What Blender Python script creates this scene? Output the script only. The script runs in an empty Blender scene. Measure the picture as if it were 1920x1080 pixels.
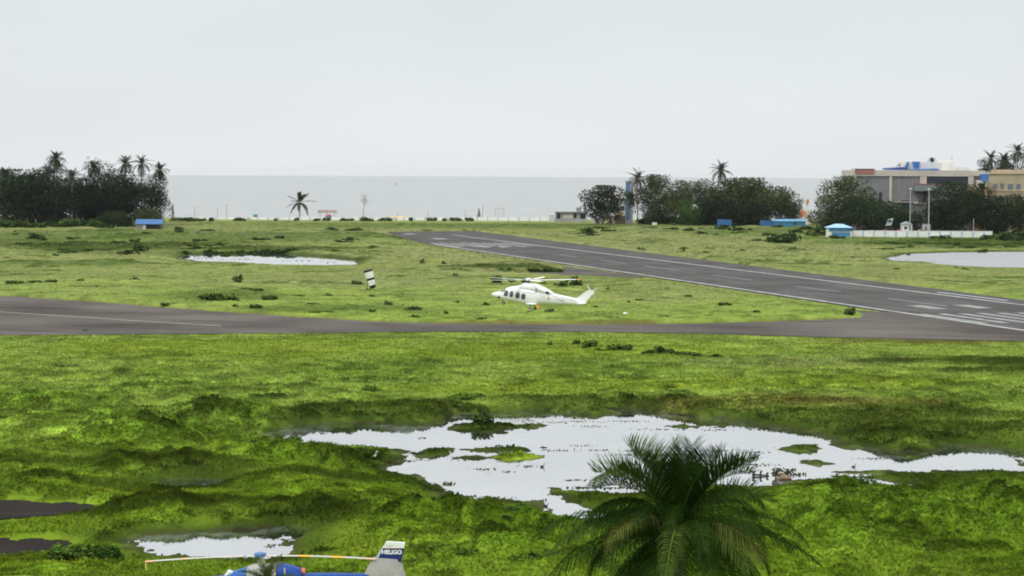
import bpy, math, random
import numpy as np
from mathutils import Matrix, Vector

SC = bpy.context.scene
COL = SC.collection
R = math.radians

# ------------------------------------------------------------------ camera
CAM_H = 23.5
FPX = 4000.0                      # focal length in pixels of the 1920 wide photograph
PITCH = math.atan((540 - 325.5) / FPX)
ROLL = R(0.27)
cam_data = bpy.data.cameras.new('camera')
cam_data.sensor_width = 36.0
cam_data.lens = 36.0 * FPX / 1920.0
cam_data.clip_start = 0.5
cam_data.clip_end = 200000
cam_data.dof.use_dof = True
cam_data.dof.focus_distance = 300.0
cam_data.dof.aperture_fstop = 8.0
cam = bpy.data.objects.new('camera', cam_data)
COL.objects.link(cam)
CAM_M = Matrix.Translation((0, 0, CAM_H)) @ Matrix.Rotation(R(90) - PITCH, 4, 'X') @ Matrix.Rotation(ROLL, 4, 'Z')
cam.matrix_world = CAM_M
SC.camera = cam

# ------------------------------------------------------------------ light
SUN_DIR = Vector((-0.42, -0.42, 0.80)).normalized()      # towards the sun
SUN_EL = math.asin(SUN_DIR.z)
SUN_ROT = math.atan2(SUN_DIR.x, SUN_DIR.y)
world = bpy.data.worlds.new('World')
SC.world = world
world.use_nodes = True
nt = world.node_tree
nt.nodes.clear()
wo = nt.nodes.new('ShaderNodeOutputWorld')
bg = nt.nodes.new('ShaderNodeBackground')
bg.inputs['Strength'].default_value = 0.1
sky = nt.nodes.new('ShaderNodeTexSky')
sky.sky_type = 'NISHITA'
sky.sun_disc = False
sky.sun_elevation = SUN_EL
sky.sun_rotation = SUN_ROT
sky.altitude = 10
sky.dust_density = 3.0
geo = nt.nodes.new('ShaderNodeTexCoord')
sep = nt.nodes.new('ShaderNodeSeparateXYZ')
nt.links.new(geo.outputs['Generated'], sep.inputs[0])
ramp = nt.nodes.new('ShaderNodeValToRGB')               # overcast: brighter overhead than at the horizon
cr = ramp.color_ramp
cr.elements[0].position = 0.0
cr.elements[0].color = (0.815, 0.845, 0.86, 1)
cr.elements[1].position = 1.0
cr.elements[1].color = (1.5, 1.56, 1.62, 1)
e = cr.elements.new(0.15)
e.color = (.99, 1.02, 1.035, 1)
e = cr.elements.new(0.08)
e.color = (0.755, 0.80, 0.825, 1)
e = cr.elements.new(0.35)
e.color = (1.18, 1.22, 1.25, 1)
nt.links.new(sep.outputs['Z'], ramp.inputs[0])
cn = nt.nodes.new('ShaderNodeTexNoise')
cn.inputs['Scale'].default_value = 5.0
cn.inputs['Detail'].default_value = 5.0
mp = nt.nodes.new('ShaderNodeMapping')
mp.inputs['Scale'].default_value = (1, 1, 3.5)
nt.links.new(geo.outputs['Generated'], mp.inputs[0])
nt.links.new(mp.outputs[0], cn.inputs[0])
mr = nt.nodes.new('ShaderNodeMapRange')
mr.inputs['From Min'].default_value = 0.3
mr.inputs['From Max'].default_value = 0.7
mr.inputs['To Min'].default_value = 9.95
mr.inputs['To Max'].default_value = 10.6
nt.links.new(cn.outputs[0], mr.inputs[0])
mul = nt.nodes.new('ShaderNodeVectorMath')
mul.operation = 'SCALE'
nt.links.new(ramp.outputs[0], mul.inputs[0])
nt.links.new(mr.outputs[0], mul.inputs['Scale'])
mix = nt.nodes.new('ShaderNodeMix')
mix.data_type = 'RGBA'
mix.inputs[0].default_value = 0.95
nt.links.new(sky.outputs[0], mix.inputs[6])
nt.links.new(mul.outputs[0], mix.inputs[7])
nt.links.new(mix.outputs[2], bg.inputs['Color'])
nt.links.new(bg.outputs[0], wo.inputs['Surface'])

sun_data = bpy.data.lights.new('sun', 'SUN')
sun_data.energy = 1.4
sun_data.angle = R(12)
sun_data.color = (1.0, 0.96, 0.9)
sun = bpy.data.objects.new('sun', sun_data)
sun.rotation_euler = (-SUN_DIR).to_track_quat('-Z', 'Y').to_euler()
COL.objects.link(sun)

SC.view_settings.view_transform = 'Standard'
SC.view_settings.look = 'None'
SC.view_settings.exposure = 0.0
SC.view_settings.gamma = 1.0
SC.render.engine = 'CYCLES'
cy = SC.cycles
cy.use_denoising = True
try:
    cy.denoiser = 'OPENIMAGEDENOISE'
except Exception:
    pass
cy.max_bounces = 6
cy.diffuse_bounces = 3
cy.glossy_bounces = 3
cy.volume_bounces = 0
cy.filter_width = 1.9

# ------------------------------------------------------------------ picture point -> place
def ray(px, py):
    d = CAM_M.to_3x3() @ Vector(((px - 960) / FPX, -(py - 540) / FPX, -1.0))
    return d
def G(px, py, z=0.0):
    """the point at height z seen at that spot of the photograph"""
    d = ray(px, py)
    t = (z - CAM_H) / d.z
    return Vector((d.x * t, d.y * t, z))
def A(px, py, Y):
    """the point at distance Y seen at that spot of the photograph"""
    d = ray(px, py)
    t = Y / d.y
    return Vector((d.x * t, Y, CAM_H + d.z * t))
_Minv = np.array(CAM_M.inverted())
def project(x, y, z=0.0):
    x = np.asarray(x, float); y = np.asarray(y, float); z = np.zeros_like(x) + z
    X = _Minv[0, 0] * x + _Minv[0, 1] * y + _Minv[0, 2] * z + _Minv[0, 3]
    Yy = _Minv[1, 0] * x + _Minv[1, 1] * y + _Minv[1, 2] * z + _Minv[1, 3]
    Z = _Minv[2, 0] * x + _Minv[2, 1] * y + _Minv[2, 2] * z + _Minv[2, 3]
    Z = np.minimum(Z, -0.01)
    return 960 + FPX * X / -Z, 540 - FPX * Yy / -Z

# ------------------------------------------------------------------ noise
def hsh(ix, iy, seed):
    n = (ix.astype(np.int64) * 374761393 + iy.astype(np.int64) * 668265263 + seed * 974711) & 0xffffffff
    n = ((n ^ (n >> 13)) * 1274126177) & 0xffffffff
    n ^= n >> 16
    return (n & 0xffffff) / float(0x1000000)
def vnoise(x, y, seed):
    ix = np.floor(x); iy = np.floor(y)
    fx = x - ix; fy = y - iy
    fx = fx * fx * (3 - 2 * fx); fy = fy * fy * (3 - 2 * fy)
    a = hsh(ix, iy, seed); b = hsh(ix + 1, iy, seed); c = hsh(ix, iy + 1, seed); d = hsh(ix + 1, iy + 1, seed)
    return (a * (1 - fx) + b * fx) * (1 - fy) + (c * (1 - fx) + d * fx) * fy
def fbm(x, y, seed, octs=4, gain=0.5):
    s = 0; a = 1.0; t = 0
    for i in range(octs):
        s = s + a * vnoise(x + 17.3 * i, y - 9.1 * i, seed + i)
        t += a; a *= gain; x = x * 2.03; y = y * 2.03
    return s / t
def domes(x, y, cell, seed, rmin=0.45, rmax=0.95, ids=False):
    """cushions: the tallest of the rounded bumps standing in the neighbouring cells"""
    gx = x / cell; gy = y / cell
    ix = np.floor(gx); iy = np.floor(gy)
    out = np.zeros_like(gx); who = np.zeros_like(gx)
    for dx in (-1, 0, 1):
        for dy in (-1, 0, 1):
            jx = ix + dx; jy = iy + dy
            cx = jx + 0.2 + 0.6 * hsh(jx, jy, seed); cy_ = jy + 0.2 + 0.6 * hsh(jx, jy, seed + 1)
            r = rmin + (rmax - rmin) * hsh(jx, jy, seed + 2)
            hh = 0.35 + 0.65 * hsh(jx, jy, seed + 3)
            d2 = ((gx - cx) ** 2 + (gy - cy_) ** 2) / (r * r)
            cand = hh * np.sqrt(np.maximum(0, 1 - d2))
            who = np.where(cand > out, hsh(jx, jy, seed + 4), who)
            out = np.maximum(out, cand)
    return (out, who) if ids else out
def sstep(a, b, x):
    t = np.clip((x - a) / (b - a), 0, 1)
    return t * t * (3 - 2 * t)
def sdf(poly, x, y, pad=6.0):
    """signed distance to a polygon, negative inside; far points get a large value"""
    P = np.array([(p[0], p[1]) for p in poly], float)
    out = np.full(x.shape, 1e3)
    lo = P.min(0) - pad; hi = P.max(0) + pad
    m = (x > lo[0]) & (x < hi[0]) & (y > lo[1]) & (y < hi[1])
    if not m.any():
        return out
    X = x[m]; Y = y[m]
    d = np.full(X.shape, 1e9); ins = np.zeros(X.shape, bool)
    n = len(P)
    for i in range(n):
        a = P[i]; b = P[(i + 1) % n]
        ex, ey = b - a
        wx = X - a[0]; wy = Y - a[1]
        t = np.clip((wx * ex + wy * ey) / (ex * ex + ey * ey + 1e-12), 0, 1)
        d = np.minimum(d, (wx - ex * t) ** 2 + (wy - ey * t) ** 2)
        if abs(ey) > 1e-12:
            c = ((a[1] <= Y) != (b[1] <= Y)) & (wx < (ex / ey) * wy)
            ins ^= c
    d = np.sqrt(d)
    out[m] = np.where(ins, -d, d)
    return out

# ------------------------------------------------------------------ materials
def new_mat(name):
    m = bpy.data.materials.new(name)
    m.use_nodes = True
    return m, m.node_tree, m.node_tree.nodes['Principled BSDF']
_MATS = {}
def mat(name, color, rough=0.7, scale=3.0, amt=0.18, metallic=0.0, spec=0.3, bump=0.0):
    """a painted or plain surface with a slightly uneven colour"""
    if name in _MATS:
        return _MATS[name]
    m, t, b = new_mat(name)
    tc = t.nodes.new('ShaderNodeTexCoord')
    n = t.nodes.new('ShaderNodeTexNoise')
    n.inputs['Scale'].default_value = scale
    n.inputs['Detail'].default_value = 5.0
    t.links.new(tc.outputs['Object'], n.inputs['Vector'])
    r = t.nodes.new('ShaderNodeMapRange')
    r.inputs['From Min'].default_value = 0.25
    r.inputs['From Max'].default_value = 0.75
    r.inputs['To Min'].default_value = 1 - amt
    r.inputs['To Max'].default_value = 1 + amt
    t.links.new(n.outputs[0], r.inputs[0])
    s = t.nodes.new('ShaderNodeVectorMath')
    s.operation = 'SCALE'
    s.inputs[0].default_value = color
    t.links.new(r.outputs[0], s.inputs['Scale'])
    t.links.new(s.outputs[0], b.inputs['Base Color'])
    b.inputs['Roughness'].default_value = rough
    b.inputs['Metallic'].default_value = metallic
    b.inputs['Specular IOR Level'].default_value = spec
    if bump:
        bn = t.nodes.new('ShaderNodeBump')
        bn.inputs['Strength'].default_value = bump
        t.links.new(n.outputs[0], bn.inputs['Height'])
        t.links.new(bn.outputs[0], b.inputs['Normal'])
    _MATS[name] = m
    return m
def leaf_mat(name, color, trans=0.3, rough=0.55, gloss=0.008, var=0.25, scale=0.6):
    """leaves: the tint of each leaf times a species colour, some light let through"""
    m, t, b = new_mat(name)
    t.nodes.remove(b)
    out = t.nodes['Material Output']
    at = t.nodes.new('ShaderNodeAttribute')
    at.attribute_name = 'tint'
    g = t.nodes.new('ShaderNodeNewGeometry')
    n = t.nodes.new('ShaderNodeTexNoise')
    n.inputs['Scale'].default_value = scale
    n.inputs['Detail'].default_value = 3
    t.links.new(g.outputs['Position'], n.inputs['Vector'])
    r = t.nodes.new('ShaderNodeMapRange')
    r.inputs['From Min'].default_value = 0.3
    r.inputs['From Max'].default_value = 0.7
    r.inputs['To Min'].default_value = 1 - var
    r.inputs['To Max'].default_value = 1 + var
    t.links.new(n.outputs[0], r.inputs[0])
    m1 = t.nodes.new('ShaderNodeVectorMath'); m1.operation = 'MULTIPLY'
    m1.inputs[1].default_value = color
    t.links.new(at.outputs['Color'], m1.inputs[0])
    m2 = t.nodes.new('ShaderNodeVectorMath'); m2.operation = 'SCALE'
    t.links.new(m1.outputs[0], m2.inputs[0])
    t.links.new(r.outputs[0], m2.inputs['Scale'])
    d = t.nodes.new('ShaderNodeBsdfDiffuse')
    tr = t.nodes.new('ShaderNodeBsdfTranslucent')
    gl = t.nodes.new('ShaderNodeBsdfGlossy')
    gl.inputs['Roughness'].default_value = rough
    gl.inputs['Color'].default_value = (0.8, 0.8, 0.8, 1)
    t.links.new(m2.outputs[0], d.inputs['Color'])
    t.links.new(m2.outputs[0], tr.inputs['Color'])
    x1 = t.nodes.new('ShaderNodeMixShader'); x1.inputs[0].default_value = trans
    t.links.new(d.outputs[0], x1.inputs[1]); t.links.new(tr.outputs[0], x1.inputs[2])
    x2 = t.nodes.new('ShaderNodeMixShader'); x2.inputs[0].default_value = gloss
    t.links.new(x1.outputs[0], x2.inputs[1]); t.links.new(gl.outputs[0], x2.inputs[2])
    t.links.new(x2.outputs[0], out.inputs['Surface'])
    return m

# ------------------------------------------------------------------ mesh helpers
def np_mesh(name, verts, faces, material, parent=None, tint=None, smooth=False, normals=None):
    verts = np.asarray(verts, np.float32); faces = np.asarray(faces, np.int32)
    if normals is not None:           # one outward normal per leaf, the leaf turned to agree with it
        q = verts[faces]
        ng = np.cross(q[:, 1] - q[:, 0], q[:, 3] - q[:, 0]); ng /= np.linalg.norm(ng, axis=1)[:, None] + 1e-9
        fl = (ng * normals).sum(1) < 0
        faces = faces.copy(); faces[fl] = faces[fl][:, ::-1]; ng[fl] *= -1
        normals = normals + ng * .35; normals /= np.linalg.norm(normals, axis=1)[:, None] + 1e-9
    k = faces.shape[1]
    me = bpy.data.meshes.new(name)
    me.vertices.add(len(verts))
    me.vertices.foreach_set('co', verts.ravel())
    me.loops.add(faces.size)
    me.loops.foreach_set('vertex_index', faces.ravel())
    me.polygons.add(len(faces))
    me.polygons.foreach_set('loop_start', np.arange(0, faces.size, k, dtype=np.int32))
    me.update(calc_edges=True)
    if tint is not None:
        c = np.ones((len(verts), 4), np.float32); c[:, :3] = tint
        a = me.attributes.new('tint', 'FLOAT_COLOR', 'POINT')
        a.data.foreach_set('color', c.ravel())
    me.polygons.foreach_set('use_smooth', np.full(len(faces), smooth, dtype=bool))
    if normals is not None:
        me.polygons.foreach_set('use_smooth', np.ones(len(faces), dtype=bool))
        nv_ = np.zeros((len(verts), 3), np.float32); nv_[faces.ravel()] = np.repeat(normals, 4, 0)
        me.normals_split_custom_set_from_vertices(nv_)
    me.materials.append(material)
    o = bpy.data.objects.new(name, me)
    COL.objects.link(o)
    if parent is not None:
        o.parent = parent
    return o
class MB:
    """collects shapes and links them as one mesh object"""
    def __init__(s):
        s.v = []; s.f = []
    def add(s, vs, fs):
        n = len(s.v)
        s.v += [tuple(v) for v in vs]
        s.f += [tuple(i + n for i in f) for f in fs]
    def box(s, lo, hi, taper=0.0):
        (x0, y0, z0), (x1, y1, z1) = lo, hi
        t = taper
        s.add([(x0, y0, z0), (x1, y0, z0), (x1, y1, z0), (x0, y1, z0),
               (x0 + t, y0 + t, z1), (x1 - t, y0 + t, z1), (x1 - t, y1 - t, z1), (x0 + t, y1 - t, z1)],
              [(0, 3, 2, 1), (4, 5, 6, 7), (0, 1, 5, 4), (1, 2, 6, 5), (2, 3, 7, 6), (3, 0, 4, 7)])
    def tube(s, pts, rads, n=8, caps=True):
        pts = [Vector(p) for p in pts]
        rings = []
        for i, p in enumerate(pts):
            a = pts[max(i - 1, 0)]; b = pts[min(i + 1, len(pts) - 1)]
            d = (b - a).normalized()
            u = d.cross(Vector((0, 0, 1)) if abs(d.z) < 0.95 else Vector((1, 0, 0))).normalized()
            w = d.cross(u)
            r = rads[i] if hasattr(rads, '__len__') else rads
            rings.append([p + (u * math.cos(2 * math.pi * k / n) + w * math.sin(2 * math.pi * k / n)) * r for k in range(n)])
        vs = [v for rg in rings for v in rg]
        fs = []
        for i in range(len(rings) - 1):
            for k in range(n):
                k2 = (k + 1) % n
                fs.append((i * n + k, i * n + k2, (i + 1) * n + k2, (i + 1) * n + k))
        if caps:
            fs.append(tuple(range(n - 1, -1, -1)))
            fs.append(tuple((len(rings) - 1) * n + k for k in range(n)))
        s.add(vs, fs)
    def loft(s, rings, caps=True):
        n = len(rings[0])
        vs = [v for rg in rings for v in rg]
        fs = []
        for i in range(len(rings) - 1):
            for k in range(n):
                k2 = (k + 1) % n
                fs.append((i * n + k, i * n + k2, (i + 1) * n + k2, (i + 1) * n + k))
        if caps:
            fs.append(tuple(range(n - 1, -1, -1)))
            fs.append(tuple((len(rings) - 1) * n + k for k in range(n)))
        s.add(vs, fs)
    def prism(s, poly, y0, y1, taper=None):
        """an outline in x,z given a thickness from y0 to y1"""
        n = len(poly)
        vs = [(p[0], y0, p[1]) for p in poly] + [(p[0], y1, p[1]) for p in poly]
        fs = [tuple(range(n)), tuple(range(2 * n - 1, n - 1, -1))]
        for k in range(n):
            k2 = (k + 1) % n
            fs.append((k, k + n, k2 + n, k2))
        s.add(vs, fs)
    def build(s, name, material, parent=None, smooth=False):
        me = bpy.data.meshes.new(name)
        me.from_pydata(s.v, [], s.f)
        me.update()
        import bmesh
        b = bmesh.new(); b.from_mesh(me)
        bmesh.ops.recalc_face_normals(b, faces=b.faces)
        b.to_mesh(me); b.free()
        if smooth:
            me.polygons.foreach_set('use_smooth', [True] * len(me.polygons))
            me.set_sharp_from_angle(angle=R(40))
        me.materials.append(material)
        o = bpy.data.objects.new(name, me)
        COL.objects.link(o)
        if parent is not None:
            o.parent = parent
        return o
def tag(o, label=None, cat=None, group=None, kind=None):
    if label: o['label'] = label
    if cat: o['category'] = cat
    if group: o['group'] = group
    if kind: o['kind'] = kind
    return o
def empty(name, loc, label, cat, group=None, rz=0.0, scale=1.0):
    o = bpy.data.objects.new(name, None)
    o.empty_display_size = 0.5
    o.location = loc
    o.rotation_euler = (0, 0, rz)
    o.scale = (scale, scale, scale) if not hasattr(scale, '__len__') else scale
    COL.objects.link(o)
    return tag(o, label, cat, group)
def copy_tree(o, parent=None):
    c = o.copy()
    COL.objects.link(c)
    if parent is not None:
        c.parent = parent
    for ch in list(o.children):
        copy_tree(ch, c)
    return c

# ================================================================== SETTING
# ---- outlines on the ground, read off the photograph
def gp(pts, z=0.0):
    return [(v.x, v.y) for v in (G(px, py, z) for px, py in pts)]
POOL_MAIN = gp([(490, 815), (545, 800), (600, 795), (660, 792), (720, 794), (790, 797), (826, 792), (850, 786), (880, 778), (930, 774), (985, 770),
    (1060, 773), (1118, 782), (1150, 766), (1190, 766), (1230, 777), (1310, 782), (1370, 789), (1430, 797), (1500, 804), (1560, 820), (1590, 836),
    (1660, 843), (1740, 848), (1790, 834), (1850, 838), (1935, 846), (1935, 884), (1800, 882), (1740, 886), (1690, 884), (1640, 890), (1560, 897),
    (1500, 900), (1470, 908), (1430, 910), (1400, 910), (1340, 910), (1290, 918), (1200, 924), (1150, 925), (1060, 914), (1040, 920), (1075, 944),
    (1110, 956), (1140, 970), (1115, 976), (1070, 971), (1020, 962), (1000, 944), (950, 936), (900, 935), (870, 937), (838, 933), (828, 908), (790, 898),
    (740, 885), (722, 874), (758, 862), (760, 843), (735, 840), (690, 836), (640, 834), (590, 830), (540, 829)])
POOL_SIDE = gp([(1585, 891), (1640, 897), (1710, 908), (1690, 915), (1640, 909)])
POOL_LOW = gp([(225, 1014), (265, 1002), (330, 997), (400, 994), (460, 992), (540, 988), (575, 994), (556, 1014), (545, 1038), (500, 1046), (440, 1046), (370, 1044), (300, 1040), (250, 1028)])
POOL_SMALL = gp([(300, 904), (330, 899), (400, 899), (432, 903), (380, 913), (330, 913)])
POOL_MID = gp([(332, 483), (360, 476), (430, 474), (520, 475), (600, 480), (668, 487), (672, 496), (600, 497), (520, 496), (440, 491), (380, 490)])
POOL_FAR = gp([(125, 469), (160, 467.5), (206, 468), (206, 472), (160, 473), (128, 473)])
POOL_RIGHT = gp([(1655, 485), (1700, 476), (1780, 473), (1960, 471), (1960, 502), (1860, 501), (1790, 498), (1740, 494), (1690, 491)])
POOLS = [POOL_MAIN, POOL_SIDE, POOL_LOW, POOL_SMALL, POOL_MID, POOL_FAR, POOL_RIGHT]
ISLES = [gp(p) for p in (
    [(832, 802), (850, 793), (900, 788), (950, 793), (968, 801), (940, 812), (890, 814), (850, 809)],
    [(968, 797), (985, 794), (1003, 798), (990, 803)],
    [(772, 850), (800, 841), (835, 841), (848, 849), (820, 856), (790, 856)],
    [(922, 857), (960, 849), (1000, 850), (1020, 857), (990, 864), (950, 864)],
    [(875, 842), (930, 838), (990, 839), (985, 845), (900, 846)],
    [(1462, 842), (1490, 832), (1530, 832), (1548, 840), (1520, 849), (1490, 849)],
    [(1503, 868), (1530, 864), (1562, 869), (1530, 873)],
    [(1250, 800), (1285, 795), (1312, 798), (1290, 803)],
    [(1320, 793), (1350, 789), (1380, 796), (1350, 799)],
    [(870, 858), (890, 854), (905, 858), (890, 861)],
    [(1568, 884), (1640, 880), (1700, 884), (1660, 890)],
    [(1570, 836), (1600, 830), (1625, 838), (1600, 843)],
)]
# ---- runway frame
RW_A = G(800, 457.0); RW_B = G(1925, 622.0)                 # the near white edge line
rw_d = (RW_B - RW_A); rw_d.z = 0; rw_d.normalize()           # along, towards the right of the photograph
rw_n = Vector((-rw_d.y, rw_d.x, 0))
if rw_n.y < 0: rw_n = -rw_n
def RW(s, t, z=0.0):
    p = RW_A + rw_d * s + rw_n * t
    return Vector((p.x, p.y, z))
def rw_s(px, py): return (G(px, py) - RW_A).dot(rw_d)
def rw_t(px, py): return (G(px, py) - RW_A).dot(rw_n)
RW_W = 0.5 * (rw_t(1160, 480) + rw_t(1350, 502.5))           # far white line
S_END = rw_s(760, 434.5)
S_NEAR = rw_s(1925, 622) + 60
z_as = 0.14
RUNWAY = [(p.x, p.y) for p in (G(724, 435.6), RW(rw_s(800, 457), -1.6), RW(S_NEAR, -1.6), RW(S_NEAR, RW_W + 3.6), G(888, 433.6))]
TAXI = gp([(-60, 551), (0, 556), (100, 562), (200, 569), (400, 585), (520, 593), (640, 601), (740, 605.5), (830, 608), (960, 609.5), (1100, 610), (1240, 609),
    (1340, 607.5), (1460, 603.5), (1560, 600), (1612, 597), (1621, 592.5), (1604, 583), (1680, 588), (1800, 604), (1990, 630), (1990, 644), (1925, 641), (1700, 637.5), (1500, 632.5), (1300, 627),
    (1100, 623.5), (800, 623.5), (400, 627.5), (0, 630), (-60, 631)])
TAXI2 = gp([(862, 512.5), (960, 512.0), (1050, 511.5), (1062, 507), (1052, 499.5), (1120, 508), (1210, 520), (1198, 522.5), (1110, 517), (1000, 515.5), (880, 514.5)])
PAD_A = gp([(-60, 941), (0, 940.5), (60, 941), (130, 944), (178, 950), (190, 956), (160, 963), (80, 971), (0, 977), (-60, 979)])
PAD_B = gp([(-60, 1013), (0, 1012), (80, 1013), (130, 1017.5), (148, 1024), (122, 1035), (60, 1042), (0, 1046), (-60, 1050)])
PAVED = [RUNWAY, TAXI, TAXI2, PAD_A, PAD_B]

z_w = -0.05
# ---- terrain grid: rows get wider apart with distance, columns fan out
rows = [40.0]
while rows[-1] < 1128:
    Y = rows[-1]
    if Y < 118: st = 2.5
    else: st = min(max(0.24, Y * Y / (CAM_H * 2133) * 0.42), 1.3)
    rows.append(Y + st)
rows = np.array(rows)
DU = 0.00062
UF = 0.36
uf = np.arange(-UF, UF + DU / 2, DU)
wing = UF + np.cumsum(np.linspace(0.004, 0.09, 24))
us = np.concatenate([-wing[::-1], uf, wing])
NR, NC = len(rows), len(us)
YY, UU = np.meshgrid(rows, us, indexing='ij')
XX = UU * YY
PX, PY = project(XX, YY)
# distances to water and paving
sP = np.full(XX.shape, 1e3)
for p in POOLS: sP = np.minimum(sP, sdf(p, XX, YY))
sI = np.full(XX.shape, 1e3)
for p in ISLES: sI = np.minimum(sI, sdf(p, XX, YY))
edge_n = (fbm(XX / 2.6, YY / 5.5, 11, 5, 0.68) - 0.5) * 4.6
edge_scale = np.clip((YY - 60) / 120, 0.3, 1.5) * (0.40 + 0.60 * sstep(1500, 1350, PX) * sstep(700, 860, PX))
sW = np.maximum(sP, -sI) + edge_n * edge_scale * np.where(np.maximum(sP, -sI) < 50, 1, 0)
sA = np.full(XX.shape, 1e3)
for p in PAVED: sA = np.minimum(sA, sdf(p, XX, YY))
sAe = sA + (fbm(XX / 1.5, YY / 3, 23, 3) - 0.5) * 1.0

def blob(cx, cy, rx, ry):
    return np.exp(-(((PX - cx) / rx) ** 2 + ((PY - cy) / ry) ** 2))
warpx = (fbm(XX / 9, YY / 14, 31, 3) - 0.5); 
def region(lst):
    r = np.zeros_like(XX)
    for b in lst: r = np.maximum(r, blob(*b))
    return np.clip(sstep(0.25, 0.75, r + warpx * 0.55), 0, 1)
REED = region([(660, 782, 190, 17), (800, 778, 150, 20), (420, 788, 75, 17), (1080, 762, 240, 9), (1500, 812, 330, 18), (1720, 822, 280, 24), (1640, 790, 330, 14),
               (1800, 892, 190, 17), (330, 966, 360, 12), (600, 980, 140, 12), (160, 884, 190, 9), (390, 888, 110, 10), (690, 866, 130, 14), (1170, 932, 120, 16),
               (900, 800, 80, 14), (810, 848, 50, 12), (600, 855, 120, 8), (560, 470, 160, 5), (200, 466, 300, 8), (1830, 462, 180, 9), (470, 469, 110, 5), (70, 915, 90, 9), (250, 920, 200, 8),
               (540, 905, 260, 9), (860, 915, 110, 10), (1850, 690, 130, 10), (1680, 688, 130, 5), (1830, 706, 120, 6), (980, 508, 160, 4)])
BROWN = region([(1470, 762, 250, 16), (1320, 776, 180, 8), (1750, 640, 300, 6), (1260, 768, 200, 7), (960, 610, 500, 2.5), (1700, 770, 160, 10)]) * 0.8
FARD = region([(200, 452, 420, 20), (560, 446, 260, 10), (330, 476, 330, 8), (1780, 456, 320, 12), (1500, 436, 300, 9), (130, 500, 200, 7), (950, 426, 500, 6), (430, 560, 160, 12), (600, 585, 240, 8)])
DRY = region([(1300, 470, 420, 22), (1700, 520, 260, 18), (1330, 545, 260, 14), (600, 440, 400, 12), (650, 535, 320, 10), (950, 480, 180, 12), (1150, 440, 300, 8), (1500, 690, 300, 14), (1250, 560, 160, 18)])
YEL = region([(470, 850, 160, 12), (60, 1060, 200, 14), (1000, 740, 420, 12), (420, 660, 420, 24), (1020, 665, 400, 20), (680, 1045, 110, 16), (970, 856, 60, 10), (330, 930, 180, 12), (1300, 730, 260, 14), (560, 1000, 80, 10), (1600, 730, 300, 12)])
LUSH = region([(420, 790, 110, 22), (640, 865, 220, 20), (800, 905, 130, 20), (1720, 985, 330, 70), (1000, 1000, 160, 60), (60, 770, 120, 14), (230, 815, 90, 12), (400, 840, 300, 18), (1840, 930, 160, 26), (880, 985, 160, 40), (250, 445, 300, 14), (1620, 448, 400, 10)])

# ---- height of the ground and what grows on it
near = sstep(285, 180, YY)
n_big = fbm(XX / 28, YY / 40, 41, 4)
n_mid = fbm(XX / 7, YY / 8, 51, 4)
n_fin = fbm(XX / 1.4, YY / 1.6, 61, 3)
clump_raw, clump_id = domes(XX, YY, 2.6, 71, ids=True)
clump = clump_raw * sstep(0.42, 0.62, fbm(XX / 6, YY / 9, 81, 3) + 0.14 * LUSH)
tuss, tuss_id = domes(XX, YY, 1.5, 191, 0.4, 0.8, ids=True)
tuss = tuss * sstep(0.40, 0.58, fbm(XX / 5, YY / 8, 201, 3) + 0.16 * LUSH) * near
small = domes(XX, YY, 1.05, 91) * sstep(0.35, 0.65, fbm(XX / 4, YY / 6, 101, 3) + 0.12 * LUSH)
far_shrub = domes(XX, YY, 4.5, 111) * sstep(0.52, 0.68, fbm(XX / 22, YY / 22, 121, 3))
veg = 0.16 + 0.22 * n_mid + 0.16 * (n_fin - 0.3)
veg = veg + near * (0.90 * clump + 0.36 * small + 0.85 * tuss) * (0.5 + 0.62 * LUSH)
veg = veg + (1 - near) * (0.16 * clump + 0.85 * far_shrub * sstep(330, 480, YY) * (0.35 + LUSH + 0.9 * FARD) + 0.16 * small)
veg = veg + REED * (0.10 + 0.26 * fbm(XX / 1.1, YY / 3, 131, 3))
veg = veg + 0.5 * sstep(0.5, 0.7, n_big) * sstep(340, 420, YY) * n_mid
shore = sstep(-0.3, 1.0, sW)
veg = veg * (1 - 0.8 * sstep(930, 1000, YY))
veg = veg * (1 - 0.8 * sstep(1520, 1560, PX) * sstep(735, 760, YY) * sstep(840, 815, YY))
veg = veg * (0.30 + 0.70 * sstep(0.0, 5.0, sW))
veg = veg * (0.25 + 0.75 * shore) * sstep(-0.1, 0.8, sAe)
base = 0.10 + 0.12 * (n_big - 0.4) * near
H = base + veg
shelf = np.clip(sW * 0.085, -0.55, 0.20) + (fbm(XX / 1.5, YY / 4.0, 211, 5, 0.62) - 0.5) * 0.66 * np.exp(-np.abs(sW) / 3.6)
H = np.where(sW < 40, H * sstep(-0.2, 1.4, sW) + shelf + z_w, H + 0.20 + z_w)
intr = sA + 1.5 * np.maximum(0, fbm(XX / 1.8, YY / 3.2, 221, 4, .6) - 0.42) * 2.2
H = np.where(intr < 0.05, np.minimum(H, 0.05), H)
H = np.where((intr >= 0.05) & (sA < 0.6), np.maximum(H, 0.17), H)
H = np.where((sA >= 0.05) & (sA < 2), np.maximum(H, z_w + .12), H)
# the bank in front of open water stays low, so the water shows behind it
sB = np.full(XX.shape, 1e3)
for p in POOLS + PAVED: sB = np.minimum(sB, sdf(p, XX, YY + np.clip(YY / 24, 4, 14)))
H = np.where(sW > 0, H * (1 - 0.80 * sstep(7, 0, sB)), H)
coast = sstep(1088, 1118, YY)
H = H * (1 - coast) - 4.0 * coast

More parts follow.
